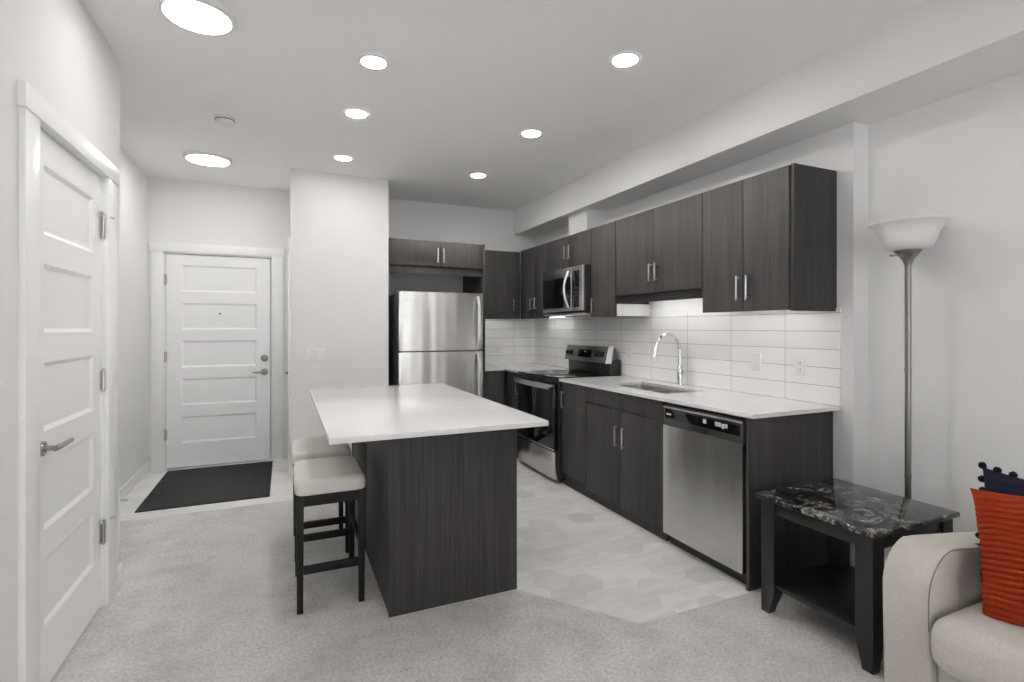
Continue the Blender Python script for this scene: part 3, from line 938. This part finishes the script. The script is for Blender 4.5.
box(XU + 0.0205, XK - 0.002, 3.5225, 3.5365, UZ0, 1.549, 0.0005).build('side_panel', MT['melamine'], t)
cabinet('wall_cabinet', (2.65, 4.29, 1.9), 'short dark wood wall cabinet directly above the microwave', 'cabinet', '-x', XU, 3.888, 4.691, 1.915, UZ1, LW,
        [(3.888, 4.290, 1.915, UZ1, 4.235, 2.005, 2.142), (4.290, 4.691, 1.915, UZ1, 4.318, 2.005, 2.142)])
cabinet('wall_cabinet', (2.65, 5.05, UZ0), 'two-door dark wood wall cabinet between microwave and corner', 'cabinet', '-x', XU, 4.695, 5.366, UZ0, UZ1, LW,
        [(4.695, 5.030, UZ0, UZ1, 4.965, 1.55, 1.677), (5.030, 5.366, UZ0, UZ1, 5.070, 1.55, 1.677)], lift=0.03)
cabinet('wall_cabinet', (2.2, 5.54, UZ0), 'single-door dark wood wall cabinet between the fridge surround and the corner', 'cabinet', '-y', 5.37, 1.922, 2.479, UZ0, UZ1 - 0.012, YKB - 0.002 - 5.37,
        [(1.922, 2.477, UZ0, UZ1 - 0.012, 2.385, 1.55, 1.675)], lift=0.03)

# unseen light strips added under the wall cabinets to brighten the tile
def strip(x0, x1, y0, y1, z, label, lens):
    t = thing('added_cabinet_light', ((x0 + x1) / 2, (y0 + y1) / 2, z), label, 'added cabinet light', 'added light strips under the wall cabinets')
    box(x0, x1, y0, y1, z - 0.012, z - 0.0005).build('housing', MT['white_plastic'], t)
    box(x0 + 0.003, x1 - 0.003, y0 + 0.01, y1 - 0.01, z - 0.0136, z - 0.0124).build('diffuser', MT[lens], t)
strip(2.69, 2.725, 2.63, 3.43, 1.6095, 'added slim light strip behind the valance over the sink', 'added_strip')
strip(2.69, 2.725, 1.98, 2.50, UZ0 + 0.03, 'added slim light strip under the last wall cabinet of the run', 'added_strip_soft')
strip(2.69, 2.725, 4.75, 5.33, UZ0 + 0.03, 'added slim light strip under the cabinet between microwave and corner', 'added_strip_soft')
strip(1.96, 2.44, 5.56, 5.595, UZ0 + 0.03, 'added slim light strip under the cabinet beside the fridge surround', 'added_strip_soft')

# microwave
MX = 2.415
t = thing('over_range_microwave', (2.6, 4.296, 1.47), 'stainless and black over-range microwave hung above the range', 'microwave')
box(MX + 0.022, XK - 0.012, 3.910, 4.682, 1.484, 1.913, 0.003).build('body', MT['black_metal'], t)
md = box(MX, MX + 0.021, 4.112, 4.682, 1.507, 1.912, 0.004).build('door', MT['steel_plain'], t)
box(MX - 0.002, MX + 0.001, 4.130, 4.676, 1.540, 1.825, 0.001).build('window', MT['black_glass'], md)
m = MB(); m.box(MX - 0.0012, MX + 0.0005, 4.36, 4.41, 1.860, 1.872, 0.0004, 1); m.build('logo', MT['mark'], md)
m = MB()
hp = []
for k in range(15):
    u = k / 14
    hp.append((MX - 0.012 - 0.045 * math.sin(math.pi * u), 4.152, 1.540 + 0.335 * u))
m.tube(hp, 0.011, 12)
m.build('handle', MT['satin'], md)
mp = box(MX, MX + 0.021, 3.911, 4.110, 1.507, 1.912, 0.004).build('control_panel', MT['steel_plain'], t)
box(MX - 0.002, MX + 0.001, 3.978, 4.098, 1.537, 1.870, 0.001).build('keypad', MT['black_glass'], mp)
m = MB()
for r_ in range(5):
    for c_ in range(3):
        m.box(MX - 0.0026, MX - 0.0018, 3.990 + c_ * 0.034, 4.012 + c_ * 0.034, 1.56 + r_ * 0.036, 1.578 + r_ * 0.036)
m.build('key_legend', MT['dark_grey_plastic'], mp)
box(MX + 0.001, MX + 0.30, 3.914, 4.678, 1.472, 1.484, 0.003).build('vent_lip', MT['satin'], t)

# ------------------------------------------------------------------ refrigerator and surround
FZ = 1.70
t = thing('refrigerator', (1.426, 5.3, 0), 'stainless top-freezer refrigerator in the dark wood surround', 'refrigerator')
box(1.004, 1.848, 4.985, 5.66, 0.03, 1.685, 0.004).build('body', MT['fridge_side'], t)
box(1.03, 1.82, 4.95, 5.0, 0.0, 0.09).build('base_grille', MT['black_plastic'], t)
def fdoor(z0, z1, name):
    mb = MB(); bm = mb.bm
    poly = []
    n = 16
    x0, x1 = 1.0, 1.852
    for k in range(n + 1):
        u = k / n
        bow = 0.010 * (1 - (2 * u - 1) ** 2)
        poly.append((x0 + (x1 - x0) * u, 4.930 - bow))
    poly += [(x1, 4.982), (x0, 4.982)]
    mb.prism(poly, 'z', z0, z1, 0.004)
    return mb.build(name, MT['steel'], t, angle=25)
fz = fdoor(1.127, FZ, 'freezer_door')
fd = fdoor(0.10, 1.115, 'fridge_door')
def fhandle(parent, z0, z1):
    mb = MB()
    p = []
    for k in range(13):
        u = k / 12
        p.append((1.795, 4.905 - 0.035 * min(1, math.sin(math.pi * u) * 2.2), z0 + (z1 - z0) * u))
    mb.tube(p, 0.016, 12)
    mb.build('handle', MT['satin'], parent)
fhandle(fz, 1.145, 1.665)
fhandle(fd, 0.50, 1.095)
m = MB(); m.box(1.06, 1.10, 4.920, 4.9265, 1.615, 1.619); m.build('logo', MT['steel_plain'], fz)
m = MB(); m.box(1.01, 1.06, 4.94, 5.02, 1.700, 1.715, 0.003); m.build('hinge_cover', MT['fridge_side'], t)

t = thing('fridge_side_panel', (1.91, 5.38, 0), 'tall dark wood panel closing the right side of the fridge', 'cabinet panel')
box(1.901, 1.919, 5.035, YKB - 0.002, 0, 2.224, 0.001).build('panel', MT['wood'], t)
t = cabinet('over_fridge_cabinet', (1.41, 5.4, 1.9), 'dark wood two-door cabinet above the refrigerator', 'cabinet', '-y', 5.04, 0.926, 1.899, 1.963, 2.222, YKB - 0.002 - 5.04,
            [(0.926, 1.440, 1.966, 2.222, 1.408, 2.005, 2.150), (1.440, 1.899, 1.966, 2.222, 1.470, 2.005, 2.150)])
box(0.927, 1.898, 5.075, 5.093, 1.885, 1.962, 0.001).build('bottom_rail', MT['wood'], t)

# ------------------------------------------------------------------ outlets and switches
def plate(name, label, cat, axis, c, w, h, kind, group=None):
    """wall plate on a -x wall (axis 'x') or -y wall (axis 'y'); c = centre on the wall face"""
    t = thing(name, c, label, cat, group)
    x, y, z = c
    def bx(u0, u1, z0, z1, d0, d1, bev=0.0):
        return box(x - d1, x - d0, y + u0, y + u1, z + z0, z + z1, bev) if axis == 'x' else box(x + u0, x + u1, y - d1, y - d0, z + z0, z + z1, bev)
    bx(-w / 2, w / 2, -h / 2, h / 2, 0, 0.008, 0.002).build('face_plate', MT['white_plastic'], t)
    if kind == 'outlet':
        for s in (-1, 1):
            o = bx(-0.017, 0.017, s * 0.020 - 0.014, s * 0.020 + 0.014, 0.008, 0.011, 0.001).build('receptacle', MT['white_plastic'], t)
            mb = MB()
            for u in (-0.007, 0.007):
                b = (x - 0.0115, x - 0.0108, y + u - 0.0012, y + u + 0.0012, z + s * 0.020 - 0.004, z + s * 0.020 + 0.006) if axis == 'x' else (x + u - 0.0012, x + u + 0.0012, y - 0.0115, y - 0.0108, z + s * 0.020 - 0.004, z + s * 0.020 + 0.006)
                mb.box(*b)
            mb.build('slot', MT['black_plastic'], o)
    else:
        n = kind
        for k in range(n):
            u = (k - (n - 1) / 2) * 0.046
            bx(u - 0.0165, u + 0.0165, -0.033, 0.033, 0.008, 0.0105, 0.001).build('rocker', MT['white_plastic'], t)
    return t
plate('electrical_outlet', 'white duplex outlet on the tile near the end of the counter', 'outlet', 'x', (TX, 2.125, 1.124), 0.075, 0.118, 'outlet')
plate('light_switch', 'white rocker switch on the tile above the dishwasher end', 'light switch', 'x', (TX, 2.440, 1.129), 0.075, 0.118, 1)
plate('electrical_outlet', 'white outlet on the tile between range and faucet', 'outlet', 'x', (TX, 3.800, 1.135), 0.075, 0.118, 'outlet')
plate('electrical_outlet', 'white outlet on the back tile beside the refrigerator', 'outlet', 'y', (2.332, YKB - 0.01, 1.115), 0.075, 0.118, 'outlet')
plate('light_switch', 'white three-gang switch plate on the closet block beside the fridge', 'light switch', 'y', (0.261, BY, 1.105), 0.165, 0.118, 3)

# ------------------------------------------------------------------ island
IX0, IX1, IY0, IY1 = 0.448, 1.103, 2.432, 3.885
t = thing('kitchen_island', (0.775, 3.15, 0), 'dark wood kitchen island with its plain end panel towards the carpet', 'island')
box(IX0 + 0.012, IX1 - 0.022, IY0 + 0.019, IY1 - 0.019, 0.0, 0.8915).build('body', MT['wood'], t)
box(IX0, IX1, IY0, IY0 + 0.018, 0.0, 0.892, 0.001).build('end_panel', MT['wood'], t)
box(IX0, IX1, IY1 - 0.018, IY1, 0.0, 0.892, 0.001).build('end_panel', MT['wood'], t)
box(IX0 + 0.003, IX0 + 0.0115, IY0 + 0.0185, 3.172, 0.0, 0.8915, 0.001).build('back_panel', MT['wood'], t)
box(IX0 + 0.003, IX0 + 0.0115, 3.176, IY1 - 0.0185, 0.0, 0.8915, 0.001).build('back_panel', MT['wood'], t)
for a, b, h in ((IY0 + 0.020, 2.922, 2.885), (2.922, 3.395, 3.355), (3.395, IY1 - 0.020, 3.43)):
    d = box(IX1 - 0.021, IX1 - 0.002, a + 0.002, b - 0.002, 0.105, 0.888, 0.001).build('door', MT['wood'], t)
    mb = MB()
    for z in (0.70, 0.82):
        mb.tube([(IX1 - 0.002, h, z), (IX1 + 0.026, h, z)], 0.005, 8)
    mb.box(IX1 + 0.024, IX1 + 0.034, h - 0.005, h + 0.005, 0.685, 0.835, 0.0015, 1)
    mb.build('handle', MT['satin'], d)
it = box(0.162, 1.137, 2.145, 3.925, 0.8925, 0.917, 0.0025).build('island_countertop', MT['quartz'])
tag(it, 'white quartz slab overhanging the island', 'countertop')

# ------------------------------------------------------------------ counter stools
def make_stool():
    X0, X1, Y0, Y1 = 0.052, 0.368, 2.625, 3.065
    ox, oy = (X0 + X1) / 2, (Y0 + Y1) / 2
    t = thing('counter_stool', (ox, oy, 0), 'backless black counter stool with cream seat, nearest the camera', 'stool', 'stools at the island')
    # saddle cushion
    mb = MB(); bm = mb.bm
    nu, nv = 20, 20
    hx, hy = (X1 - X0) / 2 + 0.008, (Y1 - Y0) / 2 + 0.008
    def se(a, p):
        return math.copysign(abs(a) ** p, a)
    rings = []
    N = 48
    for (ins, z) in ((0.006, 0.558), (0.001, 0.562), (0.0, 0.575), (0.0, 0.600), (0.003, 0.612), (0.010, 0.621), (0.024, 0.627), (0.06, 0.630), (0.11, 0.631), (0.15, 0.631)):
        ring = []
        for k in range(N):
            a = 2 * math.pi * (k + 0.5) / N
            cx_, sy_ = se(math.cos(a), 0.2), se(math.sin(a), 0.2)
            x = (hx - min(ins, hx - 0.01)) * cx_; y = (hy - ins) * sy_
            zz = z
            if z > 0.61:
                zz = z + 0.010 * (abs(y) / hy) ** 2 - 0.006
            ring.append(bm.verts.new((ox + x, oy + y, zz)))
        rings.append(ring)
    for a, b in zip(rings, rings[1:]):
        for k in range(N):
            bm.faces.new((a[k], a[(k + 1) % N], b[(k + 1) % N], b[k]))
    bm.faces.new(rings[0][::-1]); bm.faces.new(rings[-1])
    mb.build('seat', MT['stool_seat'], t, angle=50)
    m = MB()
    m.box(X0 + 0.034, X1 - 0.034, Y0 + 0.004, Y0 + 0.024, 0.505, 0.558); m.box(X0 + 0.034, X1 - 0.034, Y1 - 0.024, Y1 - 0.004, 0.505, 0.558)
    m.box(X0 + 0.004, X0 + 0.024, Y0 + 0.034, Y1 - 0.034, 0.505, 0.558); m.box(X1 - 0.024, X1 - 0.004, Y0 + 0.034, Y1 - 0.034, 0.505, 0.558)
    m.box(X0 + 0.024, X1 - 0.024, Y0 + 0.024, Y1 - 0.024, 0.546, 0.558)
    m.build('seat_frame', MT['stool_black'], t)
    for x0 in (X0, X1 - 0.034):
        for y0 in (Y0, Y1 - 0.034):
            mb = MB()
            mb.box(x0, x0 + 0.034, y0, y0 + 0.034, 0, 0.5575, 0.002)
            ix = 0.006 if x0 < ox else -0.006
            iy = 0.006 if y0 < oy else -0.006
            for v in mb.bm.verts:
                if v.co.z < 0.1:
                    v.co.x = x0 + 0.017 + (v.co.x - x0 - 0.017) * 0.8 - ix * 0
                    v.co.y = y0 + 0.017 + (v.co.y - y0 - 0.017) * 0.8
            mb.build('leg', MT['stool_black'], t)
    for y0 in (Y0 + 0.008, Y1 - 0.028):
        box(X0 + 0.033, X1 - 0.033, y0, y0 + 0.020, 0.180, 0.218, 0.002).build('stretcher', MT['stool_black'], t)
    for x0 in (X0 + 0.008, X1 - 0.028):
        box(x0, x0 + 0.020, Y0 + 0.033, Y1 - 0.033, 0.270, 0.305, 0.002).build('stretcher', MT['stool_black'], t)
    return t
st = make_stool()
copy_thing(st, (st.location.x, st.location.y + 0.60, 0), 'backless black counter stool with cream seat, half hidden behind the nearer stool')

# ------------------------------------------------------------------ entry mat and door stop
MXa, MXb, MYa, MYb = -1.000, -0.105, 4.555, 5.735
mt = box(MXa, MXb, MYa, MYb, 0.0005, 0.009, 0.003).build('door_mat', MT['mat'])
tag(mt, 'charcoal ribbed mat on the floor in front of the entry door', 'mat')
t = thing('door_stop', (XE + 0.05, 4.72, 0.06), 'thin dark spring door stop on the entry baseboard', 'door stop')
m = MB()
pts = []
for k in range(80):
    a = k * 0.9
    pts.append((XE + 0.012 + 0.07 * k / 79, 4.72 + 0.006 * math.cos(a), 0.06 + 0.006 * math.sin(a)))
m.tube(pts, 0.0018, 5)
m.build('spring', MT['dark_nickel'], t)
MB().lathe([(0.0, 0.0), (0.009, 0.0), (0.009, 0.014), (0.0, 0.016)], (XE + 0.08, 4.72, 0.06), 12, 'x').build('tip', MT['rubber'], t)

# ------------------------------------------------------------------ side table
TX0, TX1, TY0, TY1, TZ = 2.078, 2.665, 1.250, 1.800, 0.559
t = thing('side_table', ((TX0 + TX1) / 2, (TY0 + TY1) / 2, 0), 'black side table with glossy black marble top beside the sofa', 'side table')
m = MB(); m.box(TX0, TX1, TY0, TY1, TZ - 0.022, TZ, 0.005, 3)
m.build('table_top', MT['marble'], t)
lw = 0.070
def taper_leg(cx0, cx1, cy0, cy1, sx, sy):
    """square leg whose foot is cut back on the inner sides (sx, sy point to the inside)"""
    mb = MB(); bm = mb.bm
    prof = [(0.0, 0.60), (0.03, 0.68), (0.06, 0.80), (0.09, 0.92), (0.12, 1.0), (TZ - 0.023, 1.0)]
    rings = []
    for z, k in prof:
        w = (cx1 - cx0) * k; d = (cy1 - cy0) * k
        xa, xb = (cx0, cx0 + w) if sx > 0 else (cx1 - w, cx1)
        ya, yb = (cy0, cy0 + d) if sy > 0 else (cy1 - d, cy1)
        rings.append([bm.verts.new(p) for p in ((xa, ya, z), (xb, ya, z), (xb, yb, z), (xa, yb, z))])
    for a, b in zip(rings, rings[1:]):
        for k in range(4):
            bm.faces.new((a[k], a[(k + 1) % 4], b[(k + 1) % 4], b[k]))
    bm.faces.new(rings[0][::-1]); bm.faces.new(rings[-1])
    return mb.build('leg', MT['black_wood'], t)
a0, a1, b0, b1 = TX0 + 0.020, TX1 - 0.020, TY0 + 0.018, TY1 - 0.018
taper_leg(a0, a0 + lw, b0, b0 + lw, 1, 1); taper_leg(a0, a0 + lw, b1 - lw, b1, 1, -1)
taper_leg(a1 - lw, a1, b0, b0 + lw, -1, 1); taper_leg(a1 - lw, a1, b1 - lw, b1, -1, -1)
for bx in ((a0 + 0.006, a0 + 0.024, b0 + lw, b1 - lw), (a1 - 0.024, a1 - 0.006, b0 + lw, b1 - lw), (a0 + lw, a1 - lw, b0 + 0.006, b0 + 0.024), (a0 + lw, a1 - lw, b1 - 0.024, b1 - 0.006)):
    box(*bx, TZ - 0.082, TZ - 0.0225, 0.001).build('apron', MT['black_wood'], t)
box(a0 + 0.012, a1 - 0.012, b0 + 0.012, b1 - 0.012, 0.128, 0.146, 0.002).build('shelf', MT['black_wood'], t)

# ------------------------------------------------------------------ floor lamp
LX, LY = 2.80, 1.528
t = thing('floor_lamp', (LX, LY, 0), 'brushed nickel torchiere floor lamp with white glass bowl', 'floor lamp')
MB().lathe([(0.125, 0.0), (0.128, 0.008), (0.122, 0.016), (0.060, 0.026), (0.024, 0.036), (0.014, 0.060)], (LX, LY, 0), 40).build('base', MT['dark_nickel'], t)
MB().lathe([(0.0135, 0.05), (0.0135, 0.62), (0.0150, 0.622), (0.0150, 0.632), (0.0135, 0.634), (0.0135, 1.14), (0.0150, 1.142), (0.0150, 1.152), (0.0135, 1.154), (0.0135, 1.665)], (LX, LY, 0), 20).build('pole', MT['dark_nickel'], t)
MB().lathe([(0.0135, 1.655), (0.0165, 1.668), (0.026, 1.690), (0.042, 1.712), (0.056, 1.727), (0.057, 1.732), (0.0, 1.734)], (LX, LY, 0), 28).build('socket_cup', MT['dark_nickel'], t)
outer = [(0.050, 1.7325), (0.078, 1.738), (0.096, 1.750), (0.108, 1.770), (0.115, 1.792), (0.124, 1.818), (0.139, 1.842), (0.154, 1.857), (0.164, 1.863)]
inner = [(r - 0.005, z + 0.004) for r, z in outer[::-1]]
inner[0] = (0.163, 1.867)
MB().lathe(outer + inner + [(0.0, 1.737)], (LX, LY, 0), 48).build('glass_shade', MT['shade'], t)
m = MB(); m.tube([(LX, LY, 1.705), (LX - 0.06, LY + 0.030, 1.708)], 0.003, 8); m.tube([(LX - 0.06, LY + 0.030, 1.708), (LX - 0.078, LY + 0.038, 1.707)], 0.005, 8)
m.build('switch_knob', MT['dark_nickel'], t)

# ------------------------------------------------------------------ sofa
SXF, SYO, SYI, SZ = 1.965, 1.155, 1.006, 0.588
t = thing('sofa', (2.4, 0.2, 0), 'light grey-beige fabric sofa with curved arm beside the side table', 'sofa')
def arm(y0, y1):
    r = 0.150
    prof = [(SXF + 0.012, 0.045), (SXF, 0.10), (SXF, SZ - r)]
    for k in range(1, 11):
        a = math.pi / 2 * k / 10
        prof.append((SXF + r - r * math.cos(a), SZ - r + r * math.sin(a)))
    prof += [(2.45, SZ - 0.046), (2.86, SZ - 0.098), (2.86, 0.045)]
    return MB().prism(prof, 'y', y0, y1, 0.012, 4)
A1 = arm(SYI, SYO).build('arm', MT['sofa'], t, angle=40)
A2 = arm(-0.72, -0.565).build('arm', MT['sofa'], t, angle=40)
def arm_seam(y, parent):
    r = 0.150
    p = [(SXF - 0.0005, y, 0.34), (SXF - 0.0005, y, SZ - r)]
    for k in range(1, 11):
        a = math.pi / 2 * k / 10
        p.append((SXF + r - r * math.cos(a), y, SZ - r + r * math.sin(a) + 0.0005))
    p.append((2.45, y, SZ - 0.0455))
    MB().tube(p, 0.0022, 6).build('piping', MT['piping'], parent)
arm_seam(SYI + 0.004, A1)
def puff(x0, x1, y0, y1, z0, z1, crown, edge=0.06, n=26, front_bulge=0.0):
    """soft box cushion: superellipse section, crowned top"""
    mb = MB(); bm = mb.bm
    cx_, cy_, cz = (x0 + x1) / 2, (y0 + y1) / 2, (z0 + z1) / 2
    hx, hy, hz = (x1 - x0) / 2, (y1 - y0) / 2, (z1 - z0) / 2
    bmesh.ops.create_cube(bm, size=2.0)
    bmesh.ops.subdivide_edges(bm, edges=list(bm.edges), cuts=n, use_grid_fill=True)
    for v in bm.verts:
        p = [v.co.x * hx, v.co.y * hy, v.co.z * hz]
        h = (hx, hy, hz)
        q = [max(-(h[i] - edge), min(h[i] - edge, p[i])) for i in range(3)]
        d = Vector([p[i] - q[i] for i in range(3)])
        if d.length > 1e-9:
            m_ = max(abs(c) for c in d)
            d = d.normalized() * m_
        u, w = v.co.x, v.co.y
        ez = crown * (1 - u * u) * (1 - w * w) * (1 if v.co.z > 0 else 0.0) * abs(v.co.z)
        fx = -front_bulge * (1 - v.co.z ** 2) * (1 if u < 0 else 0) * (-u if u < 0 else 0)
        v.co = Vector((cx_ + q[0] + d.x + fx, cy_ + q[1] + d.y, cz + q[2] + d.z + ez))
    return mb
puff(1.940, 2.56, 0.222, SYI - 0.004, 0.225, 0.412, 0.020, 0.055, front_bulge=0.022).build('seat_cushion', MT['sofa'], t, angle=60)
puff(1.940, 2.56, -0.561, 0.214, 0.225, 0.412, 0.020, 0.055, front_bulge=0.022).build('seat_cushion', MT['sofa'], t, angle=60)
box(1.995, 2.84, -0.564, SYI - 0.001, 0.05, 0.232, 0.012, 3).build('base', MT['sofa'], t)
m = MB(); m.prism([(2.58, 0.20), (2.84, 0.20), (2.862, 0.66), (2.80, 0.70), (2.72, 0.70), (2.66, 0.66)], 'y', -0.564, SYI - 0.001, 0.02, 3)
m.build('backrest', MT['sofa'], t)
for y0, y1 in ((0.222, SYI - 0.006), (-0.559, 0.214)):
    puff(2.50, 2.66, y0, y1, 0.415, 0.70, 0.02, 0.06, n=16).build('back_cushion', MT['sofa'], t, angle=60)
for x in (2.03, 2.78):
    for y in (-0.66, 1.09):
        MB().lathe([(0.018, 0.0), (0.026, 0.05)], (x, y, 0), 16).build('foot', MT['black_wood'], t)

# ------------------------------------------------------------------ cushions
def pillow_mesh(w, h, thick, rib=0.0, pitch=0.022, nu=44, nv=170, pinch=0.07, seed=1):
    """local frame: u to the viewer's right, v up, n towards the viewer"""
    mb = MB(); bm = mb.bm
    rnd = random.Random(seed)
    ph = [rnd.uniform(0, 6.28) for _ in range(6)]
    def surf(a, b, side):
        x = w / 2 * a * (1 - pinch * (1 - b * b)) 
        y = h / 2 * b * (1 - pinch * (1 - a * a))
        e = max(0.0, (1 - a * a) * (1 - b * b))
        z = thick / 2 * e ** 0.42
        wr = 0.006 * math.sin(5 * a + ph[0] + 3 * b) * math.sin(4 * b + ph[1]) * e ** 0.3
        z += wr
        r = 0.0
        if rib and abs(a) < 1 and abs(b) < 1:
            yy = y + 0.003 * math.sin(5 * a + ph[2]) + 0.0015 * math.sin(11 * a + ph[3] + 4 * b)
            r = rib * (abs(math.sin(math.pi * yy / pitch)) ** 0.7) * min(1, e * 9 + 0.15)
        return Vector((x, y, side * (z + r)))
    for side in (1, -1):
        g = [[bm.verts.new(surf(-1 + 2 * i / nu, -1 + 2 * j / nv, side)) for j in range(nv + 1)] for i in range(nu + 1)]
        for i in range(nu):
            for j in range(nv):
                bm.faces.new((g[i][j], g[i + 1][j], g[i + 1][j + 1], g[i][j + 1]))
    bmesh.ops.remove_doubles(bm, verts=bm.verts, dist=1e-5)
    return mb
def frame(c, lean, yaw, roll):
    """placement: faces -x, leaning back by lean, turned by yaw about z, rolled in its own plane"""
    u = Vector((0, -1, 0)); v = Vector((math.sin(lean), 0, math.cos(lean))); n = u.cross(v)
    M0 = Matrix(((u.x, v.x, n.x), (u.y, v.y, n.y), (u.z, v.z, n.z)))
    Rz = Matrix.Rotation(yaw, 3, 'Z')
    Rr = Matrix.Rotation(roll, 3, 'Z')
    return (Rz @ M0 @ Rr).to_4x4(), Vector(c)
def place(mb, R, c):
    for v in mb.bm.verts:
        v.co = R @ v.co + c
    return mb
R, c = frame((2.165, 0.745, 0.635), math.radians(17), math.radians(-4), math.radians(13))
pil = place(pillow_mesh(0.47, 0.43, 0.15, 0.0105, 0.0185, nv=220, pinch=0.10, seed=3), R, c).build('throw_pillow', MT['orange'], angle=180)
tag(pil, 'rust orange ribbed corduroy throw pillow on the sofa, in front of the navy one', 'pillow')
R, c = frame((2.345, 0.828, 0.636), math.radians(17), math.radians(-2), math.radians(2))
np_ = thing('throw_pillow', (c.x, c.y, 0.42), 'navy blue throw pillow edged with pom-poms behind the orange one', 'pillow')
place(pillow_mesh(0.46, 0.42, 0.13, 0.0045, 0.03, nv=90, pinch=0.11, seed=8), R, c).build('cover', MT['navy'], np_, angle=180)
def pompom(p, k):
    mb = MB()
    bmesh.ops.create_icosphere(mb.bm, subdivisions=3, radius=0.0125)
    rnd = random.Random(k)
    for v in mb.bm.verts:
        v.co = v.co * (1 + rnd.uniform(-0.12, 0.10)) + p
    return mb.build('pompom', MT['navy'], np_)
kk = 0
for i in range(11):
    a = -1 + 2 * i / 10
    for (x, y) in ((0.23 * a, 0.21 + 0.005 - 0.023 * (1 - a * a)), (-0.23 - 0.005 + 0.025 * (1 - a * a), 0.21 * a * 0.98)):
        if i == 10 and x < -0.2: continue
        pompom(R @ Vector((x, y, 0)) + c, kk); kk += 1
